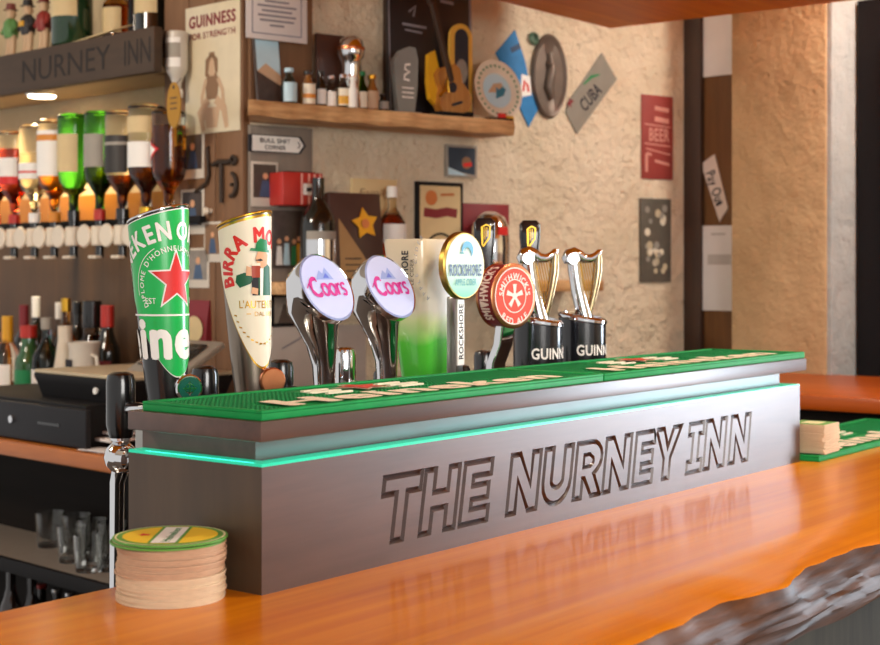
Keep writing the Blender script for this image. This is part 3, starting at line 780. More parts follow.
b.at((-.018, -.0262, .171), (R(-4), 0, 0)); b.m(grey_ink); b.arc_text('APPLE CIDER', .006, 0, 0, .0535, 185, -.0012, .01, .9)
b.at(); b.build('lettering', t)
cream_back = mat('stem_print', '#ece8e0', .35)
b = MB(steel); b.box((-.018, -.052, .065), (.017, .017, .13), .003); b.m(cream_back); b.box((-.018, -.0615, .083), (.0145, .002, .09))
b.m(ink); b.at((-.018, -.0628, .083)); b.text('ROCKSHORE', .0095, 0, .0, 0, .02, rot=PI/2, fit=.074); b.at(); b.build('stem', t)
teal_lens, nt, bs = nodes('round_badge_lens')
tc = nt.nodes.new('ShaderNodeTexCoord'); sp = nt.nodes.new('ShaderNodeSeparateXYZ'); nt.links.new(tc.outputs['Object'], sp.inputs[0])
rp = nt.nodes.new('ShaderNodeValToRGB'); mr = nt.nodes.new('ShaderNodeMapRange'); mr.inputs[1].default_value = .127; mr.inputs[2].default_value = .207; nt.links.new(sp.outputs[2], mr.inputs[0]); nt.links.new(mr.outputs[0], rp.inputs[0])
cr = rp.color_ramp; cr.elements[0].color = (*lin('#35b887'), 1); cr.elements[1].color = (*lin('#c9d3c6'), 1); e = cr.elements.new(.4); e.color = (*lin('#b4cfba'), 1)
nt.links.new(rp.outputs[0], bs.inputs['Base Color']); bs.inputs['Roughness'].default_value = .4; bs.inputs['Coat Weight'].default_value = .1
bc = Vector((-.018, -.062, .171)); br = .0455
b = MB(mat('dull_gold', '#a98a45', .35, 1)); b.cyl(br, -.004, .007, 48, tuple(bc), 'y', bev=.002); b.m(teal_lens); b.at(tuple(bc)); b.disc(br*.93, 0, 0, -.0075, 48)
b.at(); b.build('badge', t)
teal_ink = mat('teal_print', '#138f8f', .4); navy = mat('navy_print', '#173f66', .4); wave_blue = mat('wave_print', '#2f8fb4', .4)
b = MB(navy); b.at((bc.x, bc.y-.0088, bc.z)); b.text('ROCKSHORE', .0145, 0, -.006, 0, .03, fit=.071)
b.m(teal_ink); b.text('APPLE CIDER', .0085, 0, -.022, 0, .015, fit=.047)
b.m(wave_blue); b.rib([(.003+.011*cos(R(a)), .0185+.010*sin(R(a))) for a in range(190, -50, -15)], [.001+.0075*sin(PI*min(1, k/15))for k in range(16)], 0)
b.m(teal_ink); b.rib([(-.013, .017), (-.004, .0165)], .0016, 0); b.rib([(.003+.006*cos(R(a)), .0185+.006*sin(R(a))) for a in range(170, -20, -20)], .0014, -.0003)
b.at(); b.build('badge_print', t)
faucet(t, .085, black_plastic, .05, .0)

# red ale drum badge on a bent chrome neck
t = thing('ale_tap', 'red drum-shaped ale tap on a bent chrome neck', 'beer tap', (.752, .262, ZR), R(-8), 'beer taps on the rail')
b = MB(chrome); b.cyl(.018, 0, .006, 24, bev=.002)
pth = [(0, .012, .003), (-.0, .010, .03), (0, -.004, .058), (0, -.010, .095)]
b.loft([rrect(x, y, .013, .009, z, .004, 4) for x, y, z in pth]); b.build('neck', t)
red_drum = mat('dark_red_drum', '#8c1420', .3, coat=.4); red_face = mat('bright_red_lens', '#dd4a3c', .25, coat=.4, emit=.10, ecol='#e0402c'); pink_w = mat('pale_pink_print', '#f6dcd2', .4)
b = MB(red_drum); dc = (0, -.010, .128); dr = .0455; b.cyl(dr, -.016, .016, 48, dc, 'y', bev=.004)
b.m(copper); b.lathe([(dr-.001, .0125), (dr+.0012, .015), (dr-.001, .0165)], 48, (dc[0], dc[1], dc[2]), 'y'); b.lathe([(dr-.001, -.0125), (dr+.0012, -.015), (dr-.001, -.0165)], 48, (dc[0], dc[1], dc[2]), 'y'); b.build('drum', t)
b = MB(red_face); b.at((0, dc[1]-.0166, dc[2])); b.disc(dr*.9, 0, 0, 0, 48); b.m(pink_w); b.ring(dr*.86, dr*.9, 0, 0, -.0005, 48); b.ring(dr*.50, dr*.535, 0, 0, -.0005, 40)
b.arc_text("SMITHWICK'S", .0085, 0, 0, dr*.62, 90, -.0006, .03, .2); b.arc_text('RED ALE', .0085, 0, 0, dr*.80, 270, -.0006, .03, .2, inside=True)
for k in range(5): a_ = R(72*k); b.at((0, dc[1]-.0166, dc[2]), (0, -a_, 0)); b.flat([(-.002, .004), (.002, .004), (.0038, .017), (-.0038, .017)], -.0006)
b.at((0, dc[1]-.0166, dc[2])); b.disc(.005, 0, 0, -.0008); b.at(); b.build('badge', t)
b = MB(pink_w)
fn = lambda px, pz: (dc[0]+(dr+.0008)*cos(R(172)-px/dr), dc[1]+pz, dc[2]+(dr+.0008)*sin(R(172)-px/dr))
b.text("SMITHWICK'S", .0150, 0, .0, 0, .045, fit=.088, fn=fn); b.build('side_lettering', t)
faucet(t, .085, black_plastic, .05, .0)

# stout taps: black drum with a chrome harp
harp_gold = mat('harp_bronze', '#b3a07c', .22, 1); stout_black = mat('stout_black_drum', '#15161b', .22, coat=.5)
def stout(label, x, dy, hz_):
    t = thing('stout_tap', label, 'beer tap', (x, TY, ZR), 0, 'beer taps on the rail')
    r = .0375; N = 44
    def tz(px, py): return .086+.16*(py)-.06*px
    rg = [[(r*cos(2*PI*k/N), r*sin(2*PI*k/N), 0) for k in range(N)], [(r*cos(2*PI*k/N), r*sin(2*PI*k/N), tz(r*cos(2*PI*k/N), r*sin(2*PI*k/N))) for k in range(N)]]
    b = MB(stout_black); b.loft(rg); b.build('drum', t)
    b = MB(chrome)
    def tr(f, dz): return [(f*r*cos(2*PI*k/N), f*r*sin(2*PI*k/N), tz(f*r*cos(2*PI*k/N), f*r*sin(2*PI*k/N))+dz) for k in range(N)]
    b.loft([tr(1.0, -.001), tr(1.05, .001), tr(1.05, .005), tr(.95, .008), tr(.82, .0085), tr(.80, .005)]); b.m(stout_black); b.loft([tr(.8, .0052), tr(.01, .0054)], True, False); b.build('collar', t)
    b = MB(white)
    sf = lambda px, pz: ((r+.0007)*sin(px/r-R(5)), -(r+.0007)*cos(px/r-R(5)), pz)
    b.text('GUINNESS', .0155, 0, .040, 0, .03, fit=.086, fn=sf); b.m(gold); b.flat([(-.05, .010), (.05, .010), (.05, .0108), (-.05, .0108)], 0, sf); b.build('lettering', t)
    hr = R(-44); b = MB(chrome); b.at((-.002, 0, .088), (0, 0, hr))
    P = lambda pts: [(px, 0, pz) for px, pz in pts]
    b.tube(P([(.006, -.004), (.000, .02), (-.007, .05), (-.011, .078), (-.0125, .092)]), [.0125, .0115, .0110, .0108, .0105], 20)
    b.tube(P([(-.0215, .088), (-.0235, .0945), (-.020, .101), (-.0125, .1035), (-.004, .100), (.004, .095), (.014, .0945), (.023, .099), (.029, .106), (.0325, .108)]), [.0065, .0085, .0095, .0098, .009, .0078, .0068, .006, .0045, .0015], 16)
    b.lathe([(0, -.0115), (.0085, -.0115), (.0105, -.009), (.0105, .009), (.0085, .0115), (0, .0115)], 24, (-.0155, 0, .0945), 'y'); b.at(); b.build('harp_pillar', t)
    b = MB(harp_gold); b.at((-.002, 0, .088), (0, 0, hr)); b.tube(P([(.009, -.002), (.017, .025), (.0225, .05), (.0265, .075), (.0275, .100)]), [.0055, .0058, .0066, .0075, .006], 14); b.at(); b.build('soundboard', t)
    b = MB(gold); b.at((-.002, 0, .088), (0, 0, hr))
    for k in range(8): q = k/7; b.tube(P([(-.007+.028*q, .0985-.006*sin(q*PI)), (.010+.0145*q, .012+.062*q)]), .0007, 6)
    b.at(); b.build('strings', t)
    faucet(t, dy, stout_black, .06, .01)
    b = MB(stout_black); zz = hz_
    b.at((0, dy, zz), (0, 0, R(-50))); b.loft([rrect(0, 0, .0105, .009, -.06, .004, 3), rrect(0, 0, .013, .010, -.02, .004, 3), rrect(0, 0, .0165, .012, .015, .005, 3), rrect(0, 0, .0165, .011, .034, .005, 3), rrect(0, 0, .011, .007, .040, .004, 3)])
    b.m(gold); b.rib([(-.004, -.002), (-.005, .026), (.002, .030), (.008, .027), (.007, .010), (-.003, -.004)], .0022, -.0128)
    for k in range(3): b.rib([(-.003+.003*k, .003+.004*k), (-.003+.003*k, .026)], .0008, -.0128)
    b.m(copper); b.box((0, 0, -.07), (.026, .02, .024), .004); b.at(); b.build('handle_paddle', t)
    return t
stout('black stout tap with a chrome harp, beside the red drum tap', .874, .10, .205)
stout('black stout tap with a chrome harp, last in the row', .999, .10, .205)
# ------------------------------------------------------------------ bottles
def bottle(name, label, loc, h, r, gl, cap, rz=0, kind='round', lab=None, text=None, liquid=None, group=None, cat='bottle', inv=False, cap_h=.12, neck=.3, lab2=None):
    """lab = (z0, z1, material) as fractions of the height"""
    t = thing(name, label, cat, loc, rz, group)
    rn = r*neck; sgn = -1 if inv else 1
    if kind == 'round': pr = [(0, .004), (r*.8, .002), (r*.95, .006*1), (r, h*.03), (r, h*.55), (r*.93, h*.62), (r*.66, h*.69), (rn*1.15, h*.76), (rn, h*.8), (rn, h*.985), (0, h*.985)]
    elif kind == 'cone': pr = [(0, .003), (r*.9, .002), (r, .008), (r*.97, h*.3), (r*.7, h*.55), (rn*1.1, h*.78), (rn, h*.84), (rn, h*.985), (0, h*.985)]
    else: pr = [(0, .003), (r*.9, .002), (r, h*.03), (r, h*.66), (r*.85, h*.72), (rn*1.1, h*.76), (rn, h*.79), (rn, h*.985), (0, h*.985)]
    zf = (lambda z: h-z) if inv else (lambda z: z)
    b = MB(gl); b.lathe([(q, zf(z)) for q, z in pr], 28 if kind != 'square' else 28); ob = b.build('glass', t)
    if liquid:
        lm, fr = liquid
        body = [(q*.9, z) for q, z in pr if True]
        if inv: lz = [(0, h*.97)]+[(q*.88, z) for q, z in reversed(pr[2:-2]) if z > h*(1-fr)]; lz += [(r*.88, h*(1-fr)), (0, h*(1-fr))]; lz = [(q, h-z) for q, z in lz]
        else: lz = [(0, h*.02)]+[(q*.88, max(z, h*.03)) for q, z in pr[1:-2] if z < h*fr]; lz += [(lz[-1][0], h*fr), (0, h*fr)]
        b = MB(lm); b.lathe(lz, 24); b.build('liquid', t)
    if lab:
        z0, z1, m = lab; b = MB(m); n = 20; a0 = -1.25; rows = []
        for k in range(n+1):
            a = a0-0+(-2*a0)*k/n; rows.append([((r+.0006)*sin(a), -(r+.0006)*cos(a), zf(h*z)) for z in (z0, z1)])
        strip(b, rows)
        if lab2:
            z2, z3, m2 = lab2; b.m(m2); rows = []
            for k in range(n+1):
                a = a0+(-2*a0)*k/n; rows.append([((r+.001)*sin(a), -(r+.001)*cos(a), zf(h*z)) for z in (z2, z3)])
            strip(b, rows)
        if text:
            b.m(text[1]); zc = zf(h*(z0+z1)/2); fn = lambda px, pz: ((r+.0013)*sin(px/r), -(r+.0013)*cos(px/r), zc+pz)
            b.text(text[0], text[2], 0, 0, 0, .02, fit=text[3], fn=fn)
        b.build('label', t)
    if cap:
        z0 = h*(1-cap_h); b = MB(cap); zz = sorted((zf(z0), zf(h))); b.cyl(rn*1.18+.001, zz[0], zz[1], 20, bev=.0012); b.build('cap', t)
    return t
g_clear = glass('clear_bottle_glass', '#f4f2e6'); g_green = glass('green_bottle_glass', '#4fc23a'); g_dgreen = glass('dark_green_bottle_glass', '#1d4a22')
g_amber = glass('amber_bottle_glass', '#d9963a'); g_blue = glass('pale_blue_bottle_glass', '#a9d8e6'); g_brown = glass('brown_bottle_glass', '#5a3010')
l_amber = glass('amber_spirit', '#dd8a18', .02, 1.33); l_dark = glass('dark_spirit', '#96501a', .02, 1.33); l_red = glass('red_spirit', '#c2461e', .02, 1.33); l_clear = glass('clear_spirit', '#f6efda', .02, 1.33)
wine_black = mat('dark_wine_bottle', '#15140f', .12, coat=.5)
yellow = mat('yellow_cap', '#dba21c', .4); orange = mat('orange_label', '#d98a2a', .5); tan_label = mat('tan_label', '#d5be8e', .6); grey_label = mat('grey_label', '#9d978c', .6)
black_label = mat('black_label', '#2b2724', .5); sky = mat('sky_label', '#bcdcea', .5); red_cap = mat('red_cap', '#b52a20', .4)

# ------------------------------------------------------------------ the back bar
U1 = -.196
t = thing('bar_shelf', 'dark timber beam shelf above the optics, carved with faint inn lettering', 'shelf', FL.pt(0, .02, 0), FL.rz)
L0 = -2.2
b = MB(beam_wood); b.box(((L0+U1)/2, -.07, 1.905), (U1-L0, .025, .104), .003)
b.m(beam_dark); b.text('INN', .058, U1-.012, 1.905, -.0832, .0, align='R', fit=.105); b.text('NURNEY', .056, U1-.175, 1.905, -.0832, .0, align='R', fit=.40); b.text('THE', .056, U1-.71, 1.905, -.0832, .0, align='R', fit=.19); b.build('front_beam', t)
b = MB(beam_wood); b.box(((L0-.302)/2, .04, 1.945), (-.302-L0, .196, .025)); b.box((-.269, -.033, 1.945), (.066, .05, .025)); b.build('shelf_board', t)
sof = wood('pale_soffit_wood', '#8f7a5a', '#a8926e', 'x', 6, .6)
b = MB(sof); b.box(((L0-.302)/2, .04, 1.868), (-.302-L0, .192, .012)); b.box((-.269, -.033, 1.868), (.066, .048, .012)); b.build('soffit', t)
u_, z_ = FL.at(42, 98, .0)
t = thing('under_shelf_downlight', 'bright round downlight set under the carved beam shelf', 'lamp', FL.pt(u_, -.0, 1.862), FL.rz)
b = MB(chrome); b.lathe([(.036, -.004), (.041, -.004), (.043, 0), (.036, .001)], 32); b.build('ring', t)
b = MB(lampglow); b.cyl(.036, -.008, .001, 28, bev=.003); b.build('bulb', t)
for du, pw in ((0, 16), (-.5, 8)):
    p = FL.pt(u_+du, .0, 1.845); light('shelf_light_beam', 'SPOT', p, pw, (1, .80, .48), .03, target=p-FL.Y*.0-Vector((0, 0, 1)), spot=150, blend=.8)

slab('trim_11', wood('dark_brown_panelling', '#3c2a1a', '#543a22', 'z', 7, .5), FL, -2.6, -.30, -.14, -.128, 1.035, 1.50, .002)
slab('trim_12', mat('amber_back_panel', '#a5671c', .35, 0, .25, 9), FL, -2.6, -.30, -.14, -.132, 1.50, 1.60, .002)
# optics rail and dispensers
rail = thing('optic_rail', 'black rail on which the upturned spirit bottles hang', 'rail', FL.pt(0, 0, 1.515), FL.rz)
b = MB(black_matte); b.box((-.95, -.02, 0), (1.66, .02, .016), .002); b.build('bar', rail)
for uu in (-1.6, -.88, -.42): 
    b = MB(black_matte); b.box((uu, .062, 0), (.02, .158, .012)); b.build('bracket', rail)
cream_pl = mat('cream_plastic', '#e2d6c2', .35)
us = [-1.115, -1.012, -.912, -.810, -.715, -.625, -.508, -.410, -.312, -.222]
optn = ['under the farthest upturned bottle', 'under the second farthest upturned bottle', 'under the amber bottle with the red-banded label', 'under the clear bottle with the low white label', 'under the whiskey bottle with the orange-banded label', 'under the bright green bottle', 'under the green-tinted bottle with the grey label', 'under the bottle with the black label', 'under the bottle with two white labels', 'under the red triangle bottle']
ot = None
for i, uu in enumerate(us):
    if i < 1: continue
    lb = 'cream spirit optic with a round dial, '+optn[i]
    loc = FL.pt(uu, .055, 1.482)
    if ot is None:
        ot = thing('spirit_optic', lb, 'optic', loc, FL.rz, 'spirit optics on the rail')
        b = MB(cream_pl); b.lathe([(.015, -.002), (.0265, -.004), (.029, -.001), (.0265, .003), (.017, .0035)], 28, (-.018, -.022, 0), 'y', sy=1); b.m(mat('dial_face', '#5d554c', .4)); b.cyl(.0165, -.002, .002, 24, (-.018, -.02, 0), 'y'); b.build('dial', ot)
        b = MB(cream_pl); b.cyl(.021, -.024, .024, 24, (.018, .0, 0), bev=.003); b.box((-.002, -.006, 0), (.03, .018, .03), .004); b.build('measure_chamber', ot)
        b = MB(black_plastic); b.cyl(.010, -.052, -.024, 16, (.018, 0, 0)); b.cyl(.011, .024, .042, 16, (.018, 0, 0)); b.box((.018, .018, .0), (.02, .02, .02)); b.build('valve', ot)
        b = MB(cream_pl); b.box((.018, -.014, -.052), (.034, .02, .008), .003); b.build('push_bar', ot)
    else: dup(ot, loc, FL.rz, lb)
# upturned bottles (neck down into each optic)
def opt(i, name, label, h, r, gl, cap, **k):
    return bottle(name, label, FL.pt(us[i]+.018, .055, 1.520), h, r, gl, cap, FL.rz, inv=True, group='upturned spirit bottles', cap_h=.10, **k)
opt(1, 'spirit_bottle', 'upturned amber spirit bottle farthest along the optics, cut by the frame', .25, .040, g_amber, red_cap, liquid=(l_dark, .6))
opt(2, 'spirit_bottle', 'upturned amber bottle with a white label banded in red', .245, .040, g_clear, red_cap, liquid=(l_red, .8), lab=(.30, .58, white), lab2=(.50, .58, red))
opt(3, 'spirit_bottle', 'upturned clear bottle with a low white label and clear spirit', .255, .040, g_clear, white, liquid=(l_clear, .7), lab=(.40, .56, white), lab2=(.48, .50, red))
opt(4, 'whiskey_bottle', 'upturned whiskey bottle with a tall white label and orange band', .262, .043, g_clear, orange, liquid=(l_amber, .52), lab=(.12, .56, white), lab2=(.16, .22, orange))
opt(5, 'spirit_bottle', 'upturned bright green bottle with a cream label', .270, .040, g_green, black_plastic, lab=(.20, .55, tan_label), liquid=(l_amber, .3))
opt(6, 'spirit_bottle', 'upturned green-tinted bottle with a grey label', .268, .038, g_green, red_cap, lab=(.22, .52, grey_label), liquid=(l_amber, .55))
opt(7, 'spirit_bottle', 'upturned clear bottle with a black printed label', .262, .042, g_clear, black_plastic, lab=(.24, .58, black_label), liquid=(l_dark, .4), lab2=(.30, .33, grey_label))
opt(8, 'spirit_bottle', 'upturned clear bottle with two white labels over dark spirit', .27, .043, g_clear, gold, liquid=(l_dark, .55), lab=(.34, .56, white), lab2=(.12, .26, tan_label))
bt = opt(9, 'spirit_bottle', 'upturned amber bottle with a red-edged white triangle, nearest the pier', .25, .040, g_clear, gold, liquid=(l_amber, .85))
b = MB(red); r_ = .0412; fn = lambda e: (lambda px, pz: ((r_+e)*sin(px/r_-.5), -(r_+e)*cos(px/r_-.5), .150+pz))
b.flat([(-.026, .040), (.036, .006), (-.026, -.036)], 0, fn(0)); b.m(white); b.flat([(-.022, .032), (.026, .005), (-.022, -.029)], 0, fn(.0006)); b.build('triangle_label', bt)
# inverted white bottle beside the beam, with an oval gold tag
u_, z_ = FL.at(171, 30, .047)
bh = .155
wb = bottle('display_bottle', 'upturned clear and white bottle hung at the beam end by the tin sign', FL.pt(u_+.002, .0320, 1.800), bh, .0255, mat('frosted_white_glass', '#cfc9bc', .15, coat=.4), white, FL.rz, inv=True, lab=(.12, .56, white), lab2=(.20, .42, grey_label), neck=.42)
b = MB(steel); b.box((0, .0262, .1), (.010, .0025, .03)); b.build('hook', wb)
u_, z_ = FL.at(174, 105, .105)
t = thing('hanging_tag', 'oval gold paper tag hanging below the white upturned bottle', 'tag', FL.pt(u_, .105, z_-.05), FL.rz)
tagm = mat('gold_paper_tag', '#a97b1e', .6); b = MB(tagm); b.prism([(.026*cos(2*PI*k/32), .05+.052*sin(2*PI*k/32)) for k in range(32)], -.001, .001)
b.m(ink); b.disc(.004, 0, .09, -.0015); 
for k in range(3): b.rib([(-.013, .066-.012*k), (.013, .066-.012*k)], .0025, -.0014)
b.build('card', t); b = MB(ink); b.tube([(0, 0, .092), (0, .02, .112)], .0008, 6); b.build('string', t)

# bottles and ornaments on the beam shelf
def onshelf(px, off=.03): return FL.pt(FL.at(px, 40, off)[0], off, 1.958)
fig = []
fmats = [('#5d8d4c', 'green'), ('#2c2a2a', 'black'), ('#8c2a22', 'red')]
skinp = mat('figurine_cream', '#c9a984', .5)
for px, (cc, nm), hat in ((11, fmats[0], '#7b3a33'), (28, fmats[1], '#1e1c1c'), (44, fmats[2], '#7d211d')):
    t = thing('figurine', 'small cream-legged figurine in a %s top on the beam shelf' % nm, 'figurine', onshelf(px, .045), FL.rz, 'figurines on the beam shelf')
    fm = mat('figurine_'+nm, cc, .5); hm = mat('figurine_hat_'+nm, hat, .5)
    b = MB(skinp)
    for sx_ in (-1, 1): b.tube([(sx_*.011, 0, .0), (sx_*.011, -.004, .006), (sx_*.010, 0, .03), (sx_*.008, 0, .062)], [.010, .010, .0085, .011], 12)
    b.build('legs', t)
    b = MB(fm); b.lathe([(0, .055), (.017, .056), (.021, .075), (.019, .098), (.009, .108), (0, .11)], 18)
    for sx_ in (-1, 1): b.tube([(sx_*.017, 0, .098), (sx_*.026, -.004, .08), (sx_*.020, -.014, .070)], [.0075, .007, .006], 10)
    if nm == 'black': b.m(yellow); b.box((0, -.02, .083), (.024, .004, .014), .001)
    b.build('jacket', t)
    b = MB(skinp); b.lathe([(0, .105), (.010, .108), (.014, .12), (.011, .133), (0, .137)], 16); b.lathe([(0, -.018), (.003, -.015), (.003, -.012)], 8, (0, 0, .12), 'y'); b.build('head', t)
    b = MB(hm); b.lathe([(.020, .131), (.014, .132), (.012, .148), (0, .150)], 16); b.build('hat', t)
bottle('wine_bottle', 'large dark green bottle with a cream label on the beam shelf', onshelf(72, .03), .30, .052, mat('dark_green_glossy_glass', '#1f3a22', .1, coat=.5), gold, FL.rz, lab=(.26, .56, tan_label))
t = thing('folded_card', 'pale sloping card lying along the beam shelf edge', 'card', onshelf(112, .025), FL.rz)
b = MB(tan_label); b.box((-.03, -.012, .022), (.19, .06, .004), .001, rot=(R(18), R(-4), 0)); b.box((-.03, .0, .005), (.18, .05, .008)); b.build('card', t)
bottle('spirit_bottle', 'squat amber spirit bottle with a tan label behind the sloping card', onshelf(117, -.04), .18, .037, g_amber, gold, FL.rz, lab=(.2, .55, tan_label), liquid=(l_dark, .6))
bottle('spirit_bottle', 'slim amber bottle between the squat bottle and the dark bottle', onshelf(138, -.045), .2, .026, g_brown, gold, FL.rz, liquid=(l_dark, .6))
bottle('wine_bottle', 'black bottle with an oval cream label beside the pier', onshelf(152, -.01), .26, .042, wine_black, gold, FL.rz, lab=(.22, .48, tan_label))

# worktop, cabinet, shelves below
OF = .45
t = thing('back_bar_cabinet', 'dark back bar cabinet with orange timber worktop and open shelves', 'cabinet', FL.pt(0, 0, 0), FL.rz)
UE = .19
b = MB(worktop_wood); b.box(((L0+UE)/2, (-OF+.13)/2, 1.018), (UE-L0, OF+.13, .034), .006); b.build('worktop', t)
b = MB(cab_wood); b.box(((L0+UE)/2, -.195, .5), (UE-L0, .03, 1.0)); b.build('back_panel', t)
b = MB(cab_wood); b.box((UE-.02, -.15, .5), (.03, .5, 1.0)); b.build('side_panel', t)
b = MB(shelf_paint); b.box(((L0+UE)/2-.02, -.31, .765), (UE-L0-.06, .20, .012)); b.m(black_matte); b.box(((L0+UE)/2-.02, -.417, .757), (UE-L0-.06, .014, .03), .002); b.build('shelf', t)
b = MB(cab_wood); b.box(((L0+UE)/2-.02, -.31, .47), (UE-L0-.06, .20, .02)); b.build('lower_shelf', t)

# tumblers
tum = glass('tumbler_glass', '#fbfbf8', .0, 1.5)
def tumbler(label, loc, h=.078, r=.033):
    b = MB(tum); b.lathe([(0, 0), (r*.82, 0), (r*.85, .004), (r, h), (r*.93, h), (r*.78, .010), (0, .010)], 28); o = b.build('glass_tumbler', None, loc); return tag(o, label, 'glass', 'tumblers on the pale shelf')
tl = ['glass tumbler standing apart at the left of the pale shelf', 'front glass tumbler second along the pale shelf', 'glass tumbler in the back row, second along the pale shelf', 'glass tumbler at the middle of the back row on the pale shelf', 'front glass tumbler partly hidden by the beer mat stack', 'glass tumbler at the back beside the chrome pillar', 'front glass tumbler between the second one and the beer mats']
for (px, of), lb in zip(((50, .28), (72, .34), (77, .255), (93, .265), (111, .33), (113, .255), (89, .37)), tl):
    tumbler(lb, FL.pt(FL.at(px, 545, of)[0], of, .771))
# bottles on the lowest shelf
cola = mat('dark_cola_bottle', '#1f120d', .12, coat=.6)
for i, (px, of, cp, lb, hh) in enumerate(((11, .33, red_cap, 'dark soft drink bottle with a red cap at the low shelf front', .245), (32, .30, black_plastic, 'dark bottle with a black cap beside the red-capped one, low shelf', .235),
        (42, .255, red_cap, 'small dark bottle with a red cap third along the low shelf', .19), (57, .255, chrome, 'small dark bottle with a silver cap fourth along the low shelf', .19), (70, .255, chrome, 'small dark bottle with a silver cap fifth along the low shelf', .19), (84, .255, chrome, 'small dark bottle with a silver cap nearest the counter, low shelf', .19))):
    bottle('soft_drink_bottle', lb, FL.pt(FL.at(px, 600, of)[0], of, .48), hh, .025 if hh > .2 else .0225, cola, cp, FL.rz, lab=(.3, .5, red if cp is red_cap else black_label), group='soft drink bottles on the low shelf', cap_h=.05, neck=.42)

# cash drawer, till, card terminal, papers
ua = FL.at(-60, 420, .43)[0]; ub = FL.at(84, 420, .43)[0]
ZW = 1.035
t = thing('cash_box', 'black metal cash drawer standing open under the till', 'cash drawer', FL.pt(0, 0, ZW), FL.rz)
b = MB(black_matte); b.box(((ua+ub)/2, -.30, .045), (ub-ua, .25, .088), .003)
b.build('case', t)
b = MB(mat('drawer_front_black', '#202024', .5, spec=.25)); b.box(((ua+ub)/2+.01, -.432, .043), (ub-ua+.02, .014, .078), .003); b.m(black_plastic)
for cu in (.22, .72): b.box((ua+(ub-ua)*cu+.05, -.4395, .045), (.085, .002, .006))
df = b.build('drawer_front', t)
b = MB(chrome); b.cyl(.008, -.005, .004, 20, (ua+(ub-ua)*.56, -.44, .045), 'y'); b.build('lock', df)
b = MB(paper)
for k in range(3): b.box((ub+.025, -.36+.02*k, .02+.012*k), (.06, .09, .006), .001, rot=(0, 0, R(4*k)))
b.build('receipts', t)
b = MB(black_matte); b.box((ub+.045, -.18, .044), (.06, .30, .088), .004); b.build('side_plate', t)
uc0 = FL.at(38, 380, .36)[0]; uc1 = FL.at(135, 380, .36)[0]
t = thing('cash_register', 'black till with a flat beige lid and tilted screen on the cash drawer', 'till', FL.pt(0, 0, ZW+.0895), FL.rz)
cw = uc1-uc0; cc = (uc0+uc1)/2
b = MB(black_matte); b.loft([rrect(cc, -.24, cw/2-.012, .12, 0, .008, 3), rrect(cc, -.24, cw/2-.004, .128, .03, .008, 3), rrect(cc, -.24, cw/2, .133, .042, .008, 3), rrect(cc, -.24, cw/2, .133, .05, .008, 3)], True, True, False); b.build('body', t)
b = MB(beige_till); b.box((cc, -.24, .054), (cw-.004, .262, .008), .003); b.build('lid', t)
b = MB(white); b.cyl(.007, -.003, .002, 18, (cc+.06, -.372, .024), 'y'); b.build('logo_disc', t)
b = MB(grey_till); b.box((cc+.10, -.20, .085), (.20, .13, .014), .004, rot=(R(30), 0, 0)); b.m(black_plastic); b.box((cc+.10, -.208, .094), (.15, .085, .004), .001, rot=(R(30), 0, 0)); b.box((cc+.10, -.165, .073), (.05, .03, .04)); b.build('screen', t)
t = thing('paper_slips', 'white paper slips lying on the worktop beside the cash drawer', 'paper', FL.pt(FL.at(100, 446, .41)[0], .41, ZW), FL.rz)
b = MB(paper)
for k in range(3): b.box((.012*k, -.005*k, .001+.0015*k), (.09, .05, .0012), rot=(0, 0, R(8*k-6)))
b.build('slips', t)

# bottles on the worktop behind the till
def wt(name, label, px, of, h, r, gl, cap, **k):
    return bottle(name, label, FL.pt(FL.at(px, 390, of)[0], of, ZW), h, r, gl, cap, FL.rz, group='bottles on the back worktop', **k)
wt('liqueur_bottle', 'clear squat bottle with a long yellow cap on the back worktop', 7.5, .125, .245, .033, g_clear, yellow, cap_h=.28, lab=(.2, .5, white), neck=.34)
wt('liqueur_bottle', 'tall pale bottle cut by the frame edge on the back worktop', -6, .03, .28, .034, g_clear, tan_label, liquid=(l_amber, .6), lab=(.2, .5, white))
wt('wine_bottle', 'dark bottle with a maroon capsule on the back worktop', 24, .02, .27, .033, wine_black, maroon, cap_h=.24)
wt('liqueur_bottle', 'green bottle with a red collar on the back worktop', 28.5, .105, .222, .035, mat('green_glossy_glass', '#2c5a30', .12, coat=.5), red_cap, lab=(.2, .5, green_ink), cap_h=.14, neck=.5)
wt('wine_bottle', 'black wine bottle with a white pourer on the back worktop', 36, -.065, .29, .032, wine_black, white, cap_h=.2, neck=.28)
wt('gin_bottle', 'pale blue gin bottle with a white label beside the green bottle', 46.5, .12, .245, .036, g_blue, grey_label, lab=(.1, .48, white), text=('GIN', ink, .02, .04), cap_h=.12)
wt('carafe', 'white cone-shaped carafe bottle behind the till', 65, .115, .23, .038, mat('carafe_white', '#d9cdb8', .4), None, kind='cone', neck=.45)
wt('liqueur_bottle', 'slim pale bottle with a white cap behind the carafe', 59, -.07, .275, .026, g_clear, white, cap_h=.16)
wt('spirit_bottle', 'amber bottle with a gold cap behind the carafe', 66, .01, .29, .032, g_amber, gold, liquid=(l_dark, .6))
wt('spirit_bottle', 'black bottle with a black cap behind the white jug', 77.5, -.05, .28, .033, wine_black, black_plastic, lab=(.2, .5, black_label))
wt('spirit_bottle', 'grey-labelled bottle with a broad black cap beside the white jug', 92, -.01, .285, .036, g_clear, black_plastic, cap_h=.24, neck=.55, lab=(.2, .55, grey_label), liquid=(l_dark, .7))
wt('spirit_bottle', 'dark bottle with a red neck label behind the till screen', 107.5, .0, .275, .032, wine_black, red_cap, cap_h=.2, lab=(.2, .5, maroon), neck=.42)
